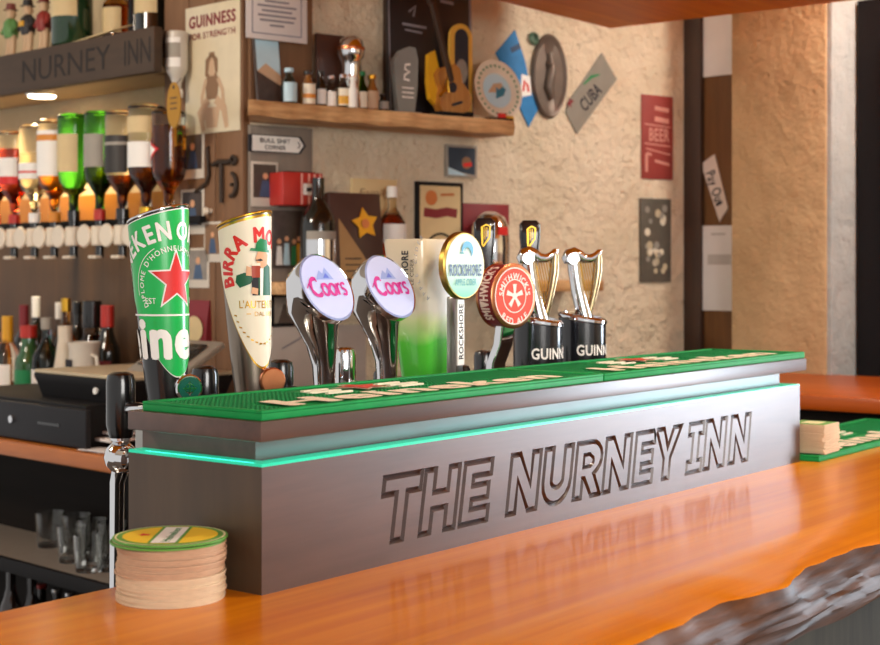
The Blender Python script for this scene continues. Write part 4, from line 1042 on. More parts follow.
t = thing('jug', 'white jug with a dark printed mark behind the till', 'jug', FL.pt(FL.at(84, 350, .115)[0], .115, ZW), FL.rz)
jw = mat('jug_white', '#d8cfc0', .35); b = MB(jw); b.lathe([(0, 0), (.032, 0), (.037, .02), (.037, .10), (.036, .172), (.040, .19), (.037, .19), (.033, .172), (.034, .02), (0, .012)], 28); b.m(ink); b.at((-.006, -.0385, .14)); b.box((0, 0, 0), (.026, .002, .018)); b.at(); b.build('body', t)
b = MB(jw); b.tube([(.036, 0, .16), (.056, 0, .155), (.060, 0, .11), (.037, 0, .06)], .005, 10); b.build('handle', t)
t = thing('menu_box', 'orange box with pale corner at the frame edge beside the cash drawer', 'box', FL.pt(FL.at(3, 400, .25)[0]-.03, .32, ZW+.0895), FL.rz)
b = MB(orange); b.box((0, 0, .04), (.1, .05, .08), .002); b.m(cream); b.flat([(.0, .0), (.04, .0), (.045, .03), (.02, .02)], -.0255); b.build('carton', t)
# ------------------------------------------------------------------ things on the pier and walls
photo_dark = mat('photo_dark', '#4a403c', .35, 0, .5, 60); photo_blue = mat('photo_blue', '#41597a', .35, 0, .4, 50); photo_grey = mat('photo_grey', '#8f877e', .35, 0, .4, 50)
photo_frame = mat('photo_border', '#d5ccbe', .5); sepia = mat('sepia_print', '#8a6a4e', .6); sepia_l = mat('sepia_light', '#c8a888', .6); tin = mat('cream_tin', '#dccfb0', .35, coat=.3)
def board(name, label, cat, fr, x0, y0, x1, y1, m, off=0, t=.004, tilt=0, group=None, bev=.001, part='panel'):
    u, z, w_, h = fr.rect(x0, y0, x1, y1, off+t)
    th = thing(name, label, cat, fr.pt(u, off, z), fr.rz, group)
    b = MB(m); b.box((0, -t/2-.0004, h/2), (w_, t, h), bev); b.build(part, th)
    return th, w_, h, -t-.0008
def prn(t, y): 
    b = MB(); b.at((0, y, 0)); return b
# tin poster
t, w_, h, y = board('tin_poster', 'cream tin poster of a seated long-haired woman, on the pier by the optics', 'poster', FL, 185.5, 9, 240, 130, tin, .0, .003)
b = prn(t, y); b.m(maroon); b.text('GUINNESS', .026, 0, h*.88, 0, .045, fit=w_*.86); b.text('FOR STRENGTH', .014, 0, h*.765, 0, .03, fit=w_*.84)
b.m(sepia); b.flat([(-.020, h*.26), (.020, h*.26), (.026, h*.40), (.016, h*.46), (-.016, h*.46), (-.026, h*.40)], 0)
b.m(sepia_l); b.disc(.013, 0, h*.555, -.0004); b.rib([(0, h*.53), (0, h*.44)], .02, -.0003); b.rib([(-.022, h*.42), (-.038, h*.28), (-.030, h*.10)], [.012, .011, .012], -.0003); b.rib([(.022, h*.42), (.040, h*.32), (.045, h*.15)], [.012, .011, .012], -.0003)
b.rib([(-.014, h*.26), (-.045, h*.16), (-.030, h*.02)], [.022, .022, .014], -.0004); b.rib([(.014, h*.26), (.045, h*.18), (.055, h*.03)], [.022, .022, .014], -.0004); b.flat([(-.02, h*.04), (.02, h*.04), (.03, h*.2), (-.03, h*.2)], -.0002)
b.m(sepia); b.rib([(-.003, h*.60), (-.016, h*.56), (-.020, h*.44)], [.008, .016, .010], -.0006); b.rib([(.003, h*.60), (.015, h*.56), (.018, h*.46)], [.008, .014, .008], -.0006); b.rib([(-.01, h*.605), (.01, h*.605)], .012, -.0006)
b.build('print', t)
# polaroids
def polaroid(label, fr, x0, y0, x1, y1, m, off=.0, extra=True):
    t, w_, h, y = board('snapshot', label, 'photo', fr, x0, y0, x1, y1, photo_frame, off, .002, group='white-bordered snapshots', bev=.0004)
    b = prn(t, y); b.m(m); b.flat([(-w_*.42, h*.2), (w_*.42, h*.2), (w_*.42, h*.94), (-w_*.42, h*.94)], 0)
    if extra: b.m(skin); b.disc(w_*.10, w_*.02, h*.68, -.0004, 16); b.m(photo_blue if m is not photo_blue else sky); b.flat([(-w_*.2, h*.22), (w_*.24, h*.22), (w_*.14, h*.58), (-w_*.10, h*.58)], -.0003)
    b.build('picture', t); return t
polaroid('white-bordered snapshot on the pier beneath the tin poster', FL, 181, 133, 204, 178, photo_dark)
polaroid('white-bordered snapshot on the pier directly above the green tap', FL, 181, 190, 204, 234, photo_dark)
polaroid('tilted snapshot pinned low on the pier left of the cream tap', FL, 204, 222, 221, 262, sepia)
polaroid('lowest snapshot on the pier between the green and cream taps', FL, 187, 248, 209, 288, photo_grey)
polaroid('snapshot of a figure in blue on the grey board left of the red tin', FB, 251, 161, 278, 207, photo_dark, .012)
# corkscrew, string, hooks
t = thing('corkscrew', 'old iron corkscrew with a bar handle hung on the pier boards', 'corkscrew', FL.pt(*FL.at(225, 205)[:1], 0, FL.at(225, 205)[1]), FL.rz)
iron = mat('rusty_iron', '#3d3026', .6, .3); s_ = FL.rect(205, 160, 240, 205)
b = MB(iron); hh = s_[3]; b.tube([(-.035, -.008, hh*.86), (-.012, -.008, hh*.92), (.02, -.008, hh*.90), (.038, -.008, hh*.94)], .006, 8); b.tube([(-.005, -.008, hh*.9), (-.004, -.008, hh*.05)], .0045, 8)
b.lathe([(.010, -.004), (.013, 0), (.010, .004), (.004, .003), (.004, -.003), (.010, -.004)], 16, (.038, -.006, hh*.93), 'y'); b.build('handle', t)
b = MB(iron); b.tube([(.030+.018*cos(R(a)), -.006, hh*.42+.026*sin(R(a))) for a in range(-100, 100, 20)], .005, 8); b.tube([(.028, -.006, hh*.42), (.028, .0, hh*.42)], .004); b.build('hook', t)
t = thing('bottle_opener', 'dark iron opener with a bent arm hung beside the corkscrew', 'opener', FL.pt(FL.at(206, 188)[0], 0, FL.at(206, 188)[1]), FL.rz)
b = MB(iron); b.tube([(.012, -.006, .09), (.018, -.006, .03), (.010, -.006, .012), (-.030, -.008, -.008)], .0045, 8); b.tube([(.012, -.006, .09), (.012, .0, .094)], .004, 8); b.build('arm', t)
t = thing('coat_hook', 'round white knob screwed to the pier above the cream tap', 'hook', FL.pt(FL.at(211, 211)[0], 0, FL.at(211, 211)[1]), FL.rz)
b = MB(cream_pl); b.lathe([(.006, 0.0), (.004, .006), (.009, .014), (.006, .019), (0, .02)], 16, (0, 0, 0), 'y'); o = b; b.at(); o.build('knob', t, None).scale = (1, 1, 1)
t = thing('snack_packet', 'crumpled maroon and cream packet hung low between the first two taps', 'packet', FL.pt(FL.at(200, 352)[0], 0, FL.at(200, 352)[1]), FL.rz)
b = MB(maroon); hh = .12; b.loft([[(-.04, -.004, 0), (.04, -.004, 0), (.04, 0, 0), (-.04, 0, 0)], [(-.045, -.012, hh*.2), (.043, -.016, hh*.2), (.045, 0, hh*.2), (-.045, 0, hh*.2)], [(-.043, -.018, hh*.6), (.045, -.014, hh*.6), (.043, 0, hh*.6), (-.043, 0, hh*.6)], [(-.04, -.004, hh), (.04, -.003, hh), (.04, 0, hh), (-.04, 0, hh)]]); b.build('bag', t)
b = MB(tan_label); b.at((0, -.0175, hh*.45)); b.disc(.03, 0, 0, 0, 20, 1.1); b.at(); b.build('label', t)

# notice over the corner board
t, w_, h, y = board('notice', 'white framed paper notice above the rough shelf at the pier', 'notice', FB, 246, -22, 307, 44, paper, .05, .002, bev=.0004)
b = prn(t, y); b.m(blue_ink); q = w_*.4; z0, z1 = h*.1, h*.94
for a in (((-q, z0), (q, z0)), ((-q, z1), (q, z1)), ((-q, z0), (-q, z1)), ((q, z0), (q, z1))): b.rib(a, .002, 0)
b.m(ink); b.rib([(-.02, h*.80), (.02, h*.80)], .012, 0); b.m(grey_ink)
for k, f in enumerate((.5, .8, .62, .78, .7, .3)): b.rib([(-q*f, h*(.66-.082*k)), (q*f, h*(.66-.082*k))], .005, 0)
b.build('print', t)
b = MB(pier_wood); b.box((0, .024, h*.5), (.03, .048, .05)); b.build('batten', t)
# arrow sign
u, z, w_, h = FB.rect(250, 132, 305, 156, .016)
t = thing('arrow_sign', 'white arrow-shaped wooden sign with black lettering on the grey board', 'sign', FB.pt(u, .012, z), FB.rz)
def arrow(s_): return [(-w_/2*s_, -h*.40*s_), (w_*.40*s_, -h*.40*s_), (w_/2*s_, 0), (w_*.40*s_, h*.40*s_), (-w_/2*s_, h*.40*s_)]
b = MB(ink); b.at((0, 0, h*.5)); b.prism(arrow(1.04), -.005, -.0004); b.at(); b.build('board', t)
b = MB(white); b.at((0, 0, h*.5)); b.prism(arrow(.93), -.006, -.004); b.m(ink); b.text('BULL SHIT', h*.21, -.008, h*.15, -.0066, .02, fit=w_*.55); b.text('CORNER', h*.20, -.008, -h*.17, -.0066, .02, fit=w_*.38)
b.rib([(w_*.36, -h*.15), (w_*.40, 0), (w_*.36, h*.15)], .003, -.0066); b.at(); b.build('face', t)
# red tin
u, z, w_, h = FB.rect(280, 171, 320, 207, .06)
t = thing('red_tin', 'red striped wall-hung tin with a white label on the grey board', 'tin', FB.pt(u, .0125, z), FB.rz)
b = MB(red_cap); b.box((0, -.03, h/2), (w_, .06, h*.96), .003); b.m(mat('tin_dark_lid', '#3a1414', .4)); b.box((0, -.03, h*.985), (w_*.7, .045, .004)); b.build('box', t)
b = MB(mat('pink_stripe', '#e7a89c', .4))
for k in (-.06, .12, .26, .40): b.flat([(w_*k, .004), (w_*(k+.05), .004), (w_*(k+.05), h*.95), (w_*k, h*.95)], -.0605)
b.m(white); b.flat([(-.0, h*.33), (w_*.47, h*.33), (w_*.47, h*.66), (-.0, h*.66)], -.0611); b.m(ink); b.rib([(w_*.08, h*.48), (w_*.2, h*.5), (w_*.28, h*.48), (w_*.38, h*.49)], .009, -.0616); b.build('label', t)
# poster behind, below the tin
t, w_, h, y = board('group_photo', 'dark group photograph below the red tin', 'photo', FB, 273, 210, 303, 268, photo_dark, .0125, .004)
b = prn(t, y)
for k, (px, m) in enumerate(((-.3, white), (-.05, sky), (.2, green_ink), (.36, yellow))): b.m(m); b.flat([(w_*px-.009, h*.05), (w_*px+.009, h*.05), (w_*px+.006, h*(.38+.05*(k % 2))), (w_*px-.006, h*(.38+.05*(k % 2)))], 0); b.m(skin); b.disc(.006, w_*px, h*(.46+.05*(k % 2)), 0, 14)
b.build('picture', t)
# lower shelf on the back wall and its things
t = thing('lower_wall_shelf', 'narrow orange-brown shelf low on the wall behind the taps', 'shelf', FB.pt(0, 0, 0), FB.rz)
ZL = 1.372
b = MB(rough_wood); b.box((.50, -.075, ZL-.014), (.95, .15, .028), .003); b.build('board', t)
def onlow(px, off=.08): return FB.pt(FB.at(px, 270, off)[0], off, ZL)
bottle('wine_bottle', 'large black bottle with a silver label left of the star plaque', onlow(318, .118), .235, .040, wine_black, None, FB.rz, lab=(.05, .48, grey_label), lab2=(.1, .4, chrome), neck=.36)
bottle('spirit_bottle', 'bottle with a silver pourer behind the star plaque', onlow(392, .05), .225, .034, g_clear, white, FB.rz, liquid=(l_red, .7), lab=(.4, .6, white))
# star plaque
u, z, w_, h = FB.rect(334, 192, 386, 279, .10)
t = thing('award_plaque', 'dark brown award plaque with a gold star leaning on the low shelf', 'plaque', FB.pt(u, .075, ZL), FB.rz)
plq = mat('plaque_brown', '#47302a', .4, coat=.2); h = z+h-ZL
b = MB(plq); b.at((0, 0, 0), (R(-6), 0, 0)); b.box((0, -.012, h/2), (w_, .022, h), .003); b.build('board', t)
b = MB(gold); b.at((0, -.0245, 0), (R(-6), 0, 0)); b.prism(star(.038, .022, h*.66, .55, 98), -.003, .0); b.m(copper); b.disc(.011, .022, h*.66, -.0045, 20); b.build('star', t)
b = MB(mat('plaque_bronze', '#a98c66', .35, .6)); b.at((0, -.0238, 0), (R(-6), 0, 0)); b.flat([(-w_*.36, h*.04), (w_*.30, h*.04), (w_*.10, h*.3), (-w_*.34, h*.72)], 0); b.m(ink)
for k in range(3): b.rib([(-w_*.26, h*(.12+.07*k)), (w_*.05, h*(.12+.07*k))], .003, -.0006)
b.build('inlay', t)
# pictures behind taps
t, w_, h, y = board('wall_print', 'pale framed print with faded lettering behind the star plaque', 'picture', FB, 352, 178, 397, 225, tan_label, 0, .008)
b = prn(t, y); b.m(sepia); b.text('Family', .018, 0, h*.7, 0, .0, shear=.2, fit=w_*.7); b.build('print', t)
t, w_, h, y = board('framed_picture', 'black-framed tan picture with red lettering above the cider font', 'picture', FB, 417, 181, 463, 262, black_matte, 0, .012, part='frame')
b = prn(t, y); b.m(tan_label); b.flat([(-w_*.44, h*.04), (w_*.44, h*.04), (w_*.44, h*.95), (-w_*.44, h*.95)], 0); b.m(maroon); b.rib([(-w_*.36, h*.62), (-w_*.1, h*.60), (w_*.14, h*.63), (w_*.36, h*.61)], .022, -.0006); b.m(copper); b.disc(w_*.13, -w_*.2, h*.8, -.0006, 18); b.rib([(0, h*.84), (w_*.3, h*.85)], .006, -.0006); b.m(black_matte); b.ring(w_*.30, w_*.34, 0, h*.12, -.0008, 24, 0, 180); b.build('print', t)
t, w_, h, y = board('red_poster', 'dark red poster behind the chrome jar left of the stout handles', 'poster', FB, 462, 203, 509, 275, maroon, 0, .01)
t = thing('chrome_jar', 'shiny round silver jar with a red mark behind the stout handles', 'jar', onlow(490, .07), FB.rz)
b = MB(chrome); b.lathe([(0, 0), (.04, 0), (.048, .02), (.050, .08), (.048, .13), (.036, .158), (.015, .170), (0, .172)], 32); b.build('body', t)
b = MB(red); b.at((-.0, -.0505, .12)); b.flat([(-.016, -.008), (.016, -.008), (.014, .012), (-.014, .012)], 0); b.at(); b.build('label', t)
t, w_, h, y = board('framed_picture', 'small dark blue picture alone on the plaster under the shelf end', 'picture', FB, 446, 144, 477, 178, grey_label, 0, .008, part='frame')
b = prn(t, y); b.m(mat('picture_navy', '#22384c', .4)); b.flat([(-w_*.42, h*.22), (w_*.42, h*.08), (w_*.44, h*.92), (-w_*.44, h*.92)], 0); b.m(sky); b.flat([(-w_*.44, h*.06), (w_*.2, h*.06), (-w_*.44, h*.3)], -.0004); b.m(sepia); b.disc(w_*.16, w_*.15, h*.45, -.0006, 16); b.m(red); b.rib([(w_*.05, h*.38), (w_*.32, h*.42)], .01, -.0008); b.build('print', t)
t, w_, h, y = board('framed_picture', 'black-framed photograph low on the wall right of the cream tap', 'picture', FB, 272, 294, 300, 326, black_matte, .0125, .010, part='frame')
b = prn(t, y); b.m(photo_grey); b.flat([(-w_*.42, h*.1), (w_*.42, h*.1), (w_*.42, h*.9), (-w_*.42, h*.9)], 0); b.m(photo_dark); b.flat([(-w_*.3, h*.1), (w_*.3, h*.1), (w_*.2, h*.6), (-w_*.1, h*.7)], -.0006); b.build('print', t)
t, w_, h, y = board('pale_board', 'pale grey board low on the wall behind the oval-badge taps', 'board', FB, 272, 327, 366, 395, mat('pale_grey_panel', '#b3aaa4', .5), .0125, .008)
b = prn(t, y); b.m(grey_ink); b.rib([(-w_*.4, h*.7), (-w_*.1, h*.92)], .004, 0); b.build('seam', t)

# ------------------------------------------------------------------ rough shelf on the back wall
OS = .14
ul = FB.at(248, 108, OS)[0]; ur = FB.at(515, 130, OS)[0]
ZS = 1.764
t = thing('rough_wall_shelf', 'rough sawn timber shelf crowded with miniatures on the plaster wall', 'shelf', FB.pt(0, 0, 0), FB.rz)
b = MB(rough_wood); rows = []; n = 40
for k in range(n+1):
    u = ul+(ur-ul)*k/n; e = .003*sin(k*1.7)+.002*sin(k*.6); ub_ = max(u, .012+.0004*k)
    rows.append([(ub_, -.0125, ZS), (u, -OS-e, ZS), (u, -OS-e*.3-.002, ZS-.014), (u, -OS-e+.001, ZS-.034+.002*sin(k*.9)), (ub_, -.0125, ZS-.034)])
b.loft(rows, True, True, False); b.build('board', t)
def onsh(px, off=.09): return FB.pt(FB.at(px, 100, off)[0], off, ZS)
def mini(label, px, off, h, r, gl, cap, **k):
    return bottle('miniature_bottle', label, onsh(px, off), h, r, gl, cap, FB.rz, group='miniature bottles on the rough shelf', **k)
amb = mat('amber_glossy', '#8a5a2a', .12, coat=.5)
mini('pale blue miniature, first on the rough shelf', 289, .10, .082, .0175, g_blue, sky, lab=(.08, .6, sky), neck=.45)
mini('miniature with a cream label and orange band beside the pale blue one', 308, .10, .080, .0165, amb, black_plastic, lab=(.06, .62, cream), lab2=(.22, .34, orange), neck=.45)
mini('slim black miniature with a white side label', 321, .09, .084, .013, wine_black, black_plastic, lab=(.1, .5, white), neck=.5)
mini('silver-capped clear miniature with a white label', 331, .10, .074, .013, g_clear, chrome, lab=(.06, .5, white), neck=.55)
mini('miniature with a yellow label and silver cap', 343, .11, .078, .0155, g_clear, chrome, lab=(.08, .58, cream), lab2=(.12, .36, yellow), neck=.5)
mini('slim white miniature right of the yellow-labelled one', 353, .128, .072, .0105, white, white, lab=None, neck=.6)
mini('green miniature with a cream label', 361, .09, .092, .015, g_green, green_ink, lab=(.08, .48, cream), neck=.5)
mini('amber miniature with a pale pink label, right of the green one', 372, .10, .085, .0145, amb, gold, lab=(.08, .55, sepia_l), neck=.5)
mini('small black miniature next to the glass award', 383, .09, .044, .013, wine_black, black_plastic, lab=(.2, .6, grey_label), neck=.5)
# landscape picture leaning, small plaque
def leaner(name, label, cat, x0, y0, x1, off, m, t_=.008, part='frame', lean=-8):
    u, z, w_, h = FB.rect(x0, y0, x1, 108, off); h = z+h-ZS
    th = thing(name, label, cat, FB.pt(u, off-.02, ZS+.001), FB.rz)
    b = MB(m); b.at((0, 0, 0), (R(lean), 0, 0)); b.box((0, -t_/2, h/2), (w_, t_, h), .0015); b.at(); b.build(part, th)
    return th, w_, h
def lp(lean, t_): b = MB(); b.at((0, -t_-.0006, 0), (R(lean), 0, 0)); return b
t, w_, h = leaner('small_landscape_painting', 'small painting with a pale sky leaning under the paper notice', 'picture', 261, 34, 287, .06, photo_dark)
b = lp(-8, .008); b.m(sky); b.flat([(-w_*.45, h*.5), (w_*.45, h*.44), (w_*.45, h*.96), (-w_*.45, h*.96)], 0); b.m(sepia_l); b.flat([(-w_*.45, h*.5), (w_*.45, h*.3), (w_*.45, h*.46), (-w_*.1, h*.62)], -.0004); b.m(photo_dark); b.flat([(-w_*.45, h*.05), (w_*.45, h*.05), (w_*.45, h*.33), (-w_*.45, h*.5)], -.0003); b.build('print', t)
t, w_, h = leaner('wooden_plaque', 'dark maroon wooden plaque leaning behind the miniatures', 'plaque', 322, 32, 366, .055, plq, lean=-4)
t = thing('steel_tankard', 'small shiny round-topped steel tankard behind the miniatures', 'tankard', onsh(351, .095), FB.rz)
b = MB(chrome); b.lathe([(0, 0), (.022, 0), (.024, .01), (.020, .05), (.021, .10), (.0235, .115), (.029, .122), (.031, .14), (.026, .160), (.012, .170), (0, .172)], 28); b.build('body', t)
b = MB(copper); b.lathe([(.0316, .136), (.0322, .140), (.0316, .144)], 28); b.build('band', t)
# dark strips and large dark framed boards with a curl
t, w_, h = leaner('dark_framed_poster', 'large black framed poster behind the guitar on the rough shelf', 'poster', 392, -28, 477, .05, mat('poster_black', '#231f20', .4), lean=-2)
b = lp(-2, .008); b.m(grey_ink); b.rib([(-w_*.48, h*.02), (-w_*.48, h*.98)], .004, 0); b.rib([(w_*.48, h*.02), (w_*.48, h*.98)], .006, 0); b.rib([(-w_*.33, h*.66), (-w_*.05, h*.65)], .006, 0); b.rib([(-w_*.30, h*.62), (-w_*.1, h*.61)], .004, 0); b.rib([(-w_*.25, h*.75), (-w_*.17, h*.80), (-w_*.2, h*.72)], .005, 0); b.rib([(w_*.12, h*.86), (w_*.28, h*.85)], .008, 0); b.build('print', t)
slab('trim_10', dark_post, FB, FB.at(383, 50, 0)[0], FB.at(392, 50, 0)[0], -.01, .012, ZS+.002, 2.45, .002)
# yellow horseshoe-shaped plaque
t = thing('arched_frame', 'arched yellow frame with a pale oval photograph beside the guitar', 'frame', onsh(459, .058), FB.rz)
b = MB(mat('yellow_frame', '#d8a544', .4)); hh = .235; ww = .034
def arch(s_, hh): return [(-ww*s_, .02), (ww*s_, .02)]+[(ww*s_*cos(R(a)), hh-ww*1.0+ww*1.05*s_*sin(R(a))) for a in range(0, 181, 12)]
b.prism(arch(1, hh), -.01, .0); b.m(ink); b.prism(arch(.64, hh), -.0105, -.009); b.build('frame', t)
b = MB(photo_grey); b.at((0, -.0112, .12)); b.disc(.03, 0, 0, 0, 24, .62); b.m(ink); b.at((0, -.0112, .185)); b.ring(.010, .012, 0, 0, 0, 20); b.at(); b.build('photo', t)
b = MB(black_matte); b.box((0, -.005, .011), (.06, .03, .02)); b.build('stand', t)
# glass award
t = thing('glass_award', 'clear curved glass award with frosted lettering at the shelf middle', 'award', onsh(404, .095), FB.rz)
gl_a = mat('frosted_award_glass', '#b9bcb8', .25, coat=.4, trans=.55, ior=1.2); b = MB(gl_a)
b.prism([(-.022, .006), (.026, .006), (.034, .07), (.036, .13), (.028, .158), (.010, .160), (-.012, .150), (-.030, .130), (-.034, .118), (-.028, .06)], -.008, .008); b.build('blade', t)
b = MB(gl_a); b.box((0, 0, .003), (.075, .04, .006), .001); b.build('base', t)
b = MB(white); b.at((.004, -.0086, .0)); b.rib([(.008, .118), (-.006, .116), (-.008, .106), (.006, .100), (-.008, .092), (-.010, .082), (.006, .080)], .005, 0)
for k in range(3): b.rib([(-.016, .062-.011*k), (.018, .062-.011*k)], .003, 0)
b.at(); b.build('lettering', t)
# guitar ornament
t = thing('guitar_ornament', 'brown wooden guitar ornament leaning on the rough shelf, neck up left', 'guitar', onsh(447, .112), FB.rz)
gw = wood('guitar_wood', '#8a4f1c', '#c0853c', 'z', 12, .25, .5)
lean = R(-17)
prof = [(0, -.05), (.03, -.05), (.046, -.036), (.049, -.014), (.040, .008), (.032, .022), (.035, .038), (.034, .056), (.022, .068), (0, .071)]
pl = [(x, z) for x, z in prof[1:-1]]; pl = pl+[(-x, z) for x, z in reversed(pl)]
b = MB(gw); b.at((.008, -.004, .054), (0, lean, 0)); b.prism(pl, -.014, .014); b.at(); b.build('body', t)
b = MB(ink); b.at((.008, -.004, .054), (0, lean, 0)); b.disc(.013, 0, .016, -.0146, 22); b.box((0, -.0165, -.024), (.03, .004, .006)); b.at(); b.build('sound_hole', t)
b = MB(mat('guitar_neck', '#3b2a20', .4)); b.at((.008, -.004, .054), (0, lean, 0)); b.box((0, -.012, .125), (.015, .012, .19), .002); b.box((0, -.010, .235), (.022, .012, .04), .003); b.at(); b.build('neck', t)
b = MB(yellow); b.at((-.038, .008, .06), (0, 0, 0)); b.prism([(-.012, -.02), (.014, -.04), (.016, .05), (.002, .095), (-.016, .085), (-.018, .02)], -.008, .006); b.at(); b.build('pick_guard', t)
b = MB(gold); b.at((-.02, -.026, .055)); b.tube([(-.02, 0, -.01), (-.006, 0, .004), (.0, 0, .03), (.004, 0, .0)], .004, 8); b.at(); b.build('trinket', t)
b = MB(black_matte); b.box((.01, .0, .005), (.1, .05, .01), .002); b.build('stand', t)
# plate on stand
t = thing('souvenir_plate', 'cream plate with a blue fish picture propped at the shelf end', 'plate', onsh(492, .07), FB.rz); t.scale = (1.2, 1.2, 1.2)
tl_ = R(-12)
b = MB(cream_pl); b.at((0, -.012, .066), (tl_, 0, 0)); b.lathe([(0, -.002), (.03, -.002), (.05, .004), (.062, .008), (.063, .0095), (.061, .010), (.048, .006), (.03, .001), (0, .001)], 44, (0, 0, 0), 'y'); b.at(); b.build('dish', t)
b = MB(green_ink); b.at((0, -.0215, .066), (tl_, 0, 0))
for k in range(28): a = 2*PI*k/28; b.disc(.0028, .052*cos(a), .052*sin(a), .001, 8)
b.m(sky); b.disc(.037, 0, 0, .0052, 28); b.m(sepia_l); b.flat([(-.026, -.006), (-.008, .014), (.014, .018), (.02, .004), (.0, -.004)], .0048); b.m(mat('fish_blue', '#2b7f9c', .4)); b.flat([(-.006, -.018), (.016, -.010), (.024, .004), (.016, .010), (.004, .002), (-.002, .008), (-.004, -.006)], .0044); b.at(); b.build('picture', t)
b = MB(red); b.box((-.004, -.035, .008), (.018, .012, .016), .002); b.m(yellow); b.box((.016, -.035, .006), (.02, .012, .012), .002); b.m(black_matte); b.box((-.01, -.02, .003), (.06, .05, .006), .001); b.build('stand', t)

# ------------------------------------------------------------------ high on the plaster wall
def wp(px, py, off=.01): u, z = FB.at(px, py, off); return u, z
def wallpoly(name, label, cat, pts, m, t_=.006, off=0, part='panel'):
    P = [FB.at(px, py, off+t_) for px, py in pts]; u0 = sum(p[0] for p in P)/len(P); z0 = min(p[1] for p in P)
    th = thing(name, label, cat, FB.pt(u0, off, z0), FB.rz); L = [(p[0]-u0, p[1]-z0) for p in P]
    b = MB(m); b.prism(L, -t_, -.0004); b.build(part, th); return th, L, -t_-.0006
blue_flag = mat('blue_pennant', '#1879b8', .55, 0, .25, 40)
t, L, y = wallpoly('pennant', 'bright blue pennant pinned diagonally right of the plate', 'pennant', [(496, 53), (515, 30), (525, 60), (531, 90), (539, 108), (529, 127), (521, 110), (513, 85)], blue_flag, .004)
def loc2(t, px, py, off=.006):
    u, z = FB.at(px, py, off); u0 = (t.location-Vector((P0.x, P0.y, t.location.z))).dot(FB.X); return u-u0, z-t.location.z
b = prn(t, y); b.m(white); cx, cz = loc2(t, 526, 86); b.flat([(cx-.018, cz-.03), (cx+.020, cz-.022), (cx+.016, cz+.026), (cx-.014, cz+.030)], 0); b.m(red); b.rib([(cx-.008, cz-.014), (cx-.004, cz+.014), (cx+.006, cz+.002), (cx+.01, cz-.014)], .007, -.0005)
b.m(navy); cx, cz = loc2(t, 516, 48); b.rib([(cx-.016, cz-.008), (cx+.016, cz+.008)], .014, 0); b.build('print', t)
# oval pewter plaque
u, z = wp(550, 76); w_ = FB.rect(533, 32, 567, 119, .02)
t = thing('oval_plaque', 'dark oval pewter relief plaque between the pennant and the number plate', 'plaque', FB.pt(u, 0, z), FB.rz)
pew = mat('pewter', '#6f6258', .45, .5, .2, 40); hx, hz_ = w_[2]/2, w_[3]/2
def ell(s_, y): return [(hx*s_*cos(2*PI*k/40), y, hz_*s_*sin(2*PI*k/40)) for k in range(40)]
b = MB(pew); b.loft([ell(1, -.0004), ell(1.02, -.008), ell(.97, -.014), ell(.90, -.012), ell(.84, -.007), ell(.3, -.008)]); b.build('dish', t)
b = MB(pew); b.lathe([(0, -.016), (.010, -.010), (.014, 0), (.010, .01), (0, .014)], 16, (.0, -.010, .03)); b.tube([(0, -.012, .06), (.004, -.013, .02), (-.006, -.012, -.03), (.006, -.011, -.06)], [.006, .012, .014, .008], 10); b.build('relief', t)
b = MB(mat('verdigris', '#4f6a55', .6)); b.lathe([(.013, -.004), (.017, 0), (.013, .004), (.009, 0), (.013, -.004)], 18, (-hx*.9, -.008, hz_*.86), 'y'); b.build('ring', t)
# number plate CUBA
t, L, y = wallpoly('number_plate', 'grey tilted licence plate lettered CUBA on the plaster wall', 'plate', [(570, 100), (602, 53), (617, 79), (577, 134), (566, 112)], mat('plate_grey', '#8f8c82', .4, .3, .15), .004)
b = prn(t, y); rot = atan2(FB.at(604, 80, .01)[1]-FB.at(580, 108, .01)[1], FB.at(604, 80, .01)[0]-FB.at(580, 108, .01)[0])
cx, cz = loc2(t, 591, 97); b.m(ink); b.text('CUBA', .034, cx, cz, 0, .03, rot=rot, fit=.088); cx, cz = loc2(t, 592, 78); b.m(green_ink); b.rib([(cx-.03, cz-.02), (cx, cz+.004), (cx+.03, cz+.012)], [.004, .009, .003], 0); cx, cz = loc2(t, 570, 103); b.m(maroon); b.rib([(cx-.008, cz-.004), (cx+.012, cz+.008)], .008, 0); b.rib([(cx+.004, cz-.01), (cx-.002, cz+.012)], .005, -.0003); b.build('print', t)
# red beer sign, bubbled picture
t, w_, h, y = board('red_sign', 'small dark red metal sign with beer lettering near the room corner', 'sign', FB, 642, 94, 673, 180, mat('faded_red_sign', '#8e3832', .6, 0, .2), 0, .005)
b = prn(t, y); dr_ = mat('faded_red_print', '#c78a7c', .6); b.m(dr_); b.text('BEER', .034, .006, h*.53, 0, .03, fit=w_*.66)
b.rib([(-w_*.36, h*.08), (-w_*.36, h*.30)], .010, 0); b.rib([(-w_*.36, h*.3), (-w_*.2, h*.29)], .008, 0); b.rib([(-w_*.38, h*.36), (w_*.40, h*.30)], .004, 0); b.rib([(-w_*.1, h*.22), (w_*.38, h*.18)], .008, 0); b.rib([(-w_*.1, h*.85), (w_*.36, h*.83)], .012, 0); b.rib([(-w_*.1, h*.72), (w_*.36, h*.70)], .014, 0); b.rib([(-w_*.42, h*.65), (w_*.42, h*.63)], .004, 0); b.rib([(-w_*.42, h*.42), (w_*.42, h*.40)], .004, 0); b.build('print', t)
t, w_, h, y = board('collage_picture', 'dark picture full of round pale faces below the red sign', 'picture', FB, 641, 198, 671, 282, mat('collage_dark', '#57534a', .4, 0, .3, 60), 0, .008)
b = prn(t, y); rnd = random.Random(4); pm = [mat('collage_a', '#b9ad90', .5), mat('collage_b', '#8d8a80', .5), mat('collage_c', '#d2cbb6', .5)]
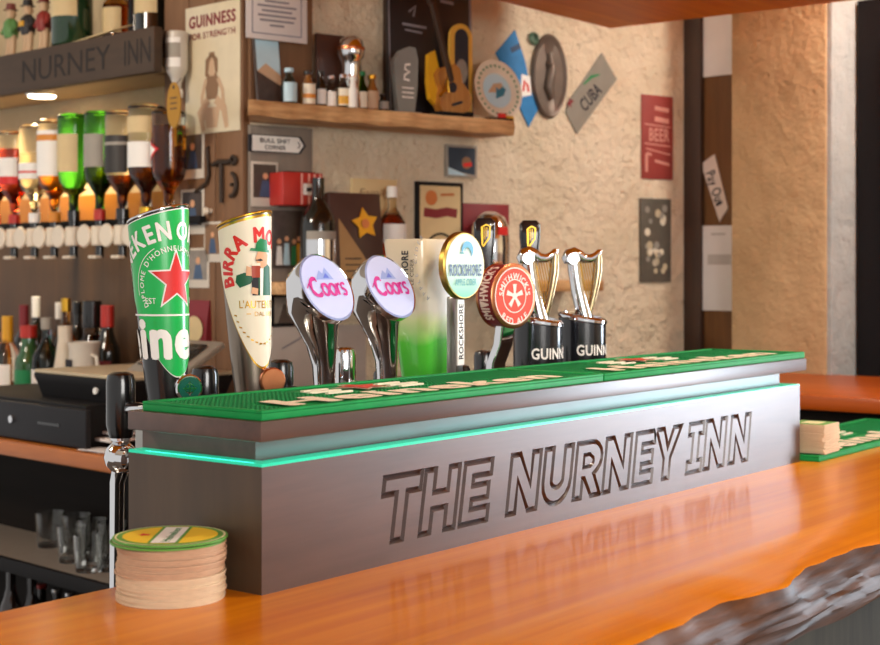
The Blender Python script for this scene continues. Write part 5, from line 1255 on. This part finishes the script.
for k in range(26): b.m(pm[k % 3]); b.disc(rnd.uniform(.007, .012), rnd.uniform(-.36, .36)*w_, rnd.uniform(.10, .92)*h, -.0002*(k % 5), 14)
b.build('print', t)
# sheets on the door boards
def rboard(name, label, cat, x0, y0, x1, y1, m, t_=.002, off=.008, **k): return board(name, label, cat, FR, x0, y0, x1, y1, m, off, t_, **k)
t, w_, h, y = rboard('paper_sheet', 'blank white sheet pinned high on the brown door boards', 'paper', 700, -4, 733, 74, paper, .003, bev=.0005)
t, w_, h, y = rboard('paper_sheet', 'white printed list pinned low on the brown door boards', 'paper', 697, 226, 733, 311, paper, .006, bev=.0005)
b = prn(t, y); b.m(grey_ink)
for k in range(9): b.rib([(-w_*.46, h*(.08+.1*k)), (-w_*.40, h*(.08+.1*k))], .008, 0)
b.m(mat('pale_grey_ink', '#b5b0ac', .8)); b.flat([(-w_*.2, h*.54), (w_*.46, h*.54), (w_*.46, h*.66), (-w_*.2, h*.66)], 0); b.rib([(-w_*.1, h*.9), (w_*.3, h*.9)], .006, 0); b.build('print', t)
P = [FR.at(px, py, .014) for px, py in ((700.5, 164), (714, 154), (727.5, 208), (719, 222))]; u0 = sum(p[0] for p in P)/4; z0 = min(p[1] for p in P)
t = thing('tilted_label', 'tilted white label strip lettered in black on the door boards', 'sign', FR.pt(u0, .008, z0), FR.rz)
b = MB(mat('pale_pink_card', '#d9c8bd', .6)); b.prism([(p[0]-u0, p[1]-z0) for p in P], -.004, -.0004); b.build('card', t)
a0 = FR.at(708, 166, .014); a1 = FR.at(722, 210, .014); rot = atan2(a1[1]-a0[1], a1[0]-a0[0])
b = prn(t, -.0046); b.m(ink); b.text('Pay Out', .030, (a0[0]+a1[0])/2-u0, (a0[1]+a1[1])/2-z0, 0, .02, rot=rot, fit=.100); b.build('lettering', t)
# printed matter belongs to the surface it is printed on
def absorb(dst, src):
    bm = bmesh.new(); bm.from_mesh(dst.data); base = len(dst.data.materials)
    for m in src.data.materials: dst.data.materials.append(m)
    k = len(bm.faces); bm.from_mesh(src.data); bm.faces.ensure_lookup_table()
    for f in bm.faces[k:]: f.material_index += base
    bm.to_mesh(dst.data); bm.free(); bpy.data.objects.remove(src)
for o in list(COL.objects):
    if o.parent is not None and o.name.split('.')[0] == 'print':
        for q in o.parent.children:
            if q.name.split('.')[0] in ('panel', 'frame', 'card') and q.data.users == 1 and o.data.users == 1: absorb(q, o); break
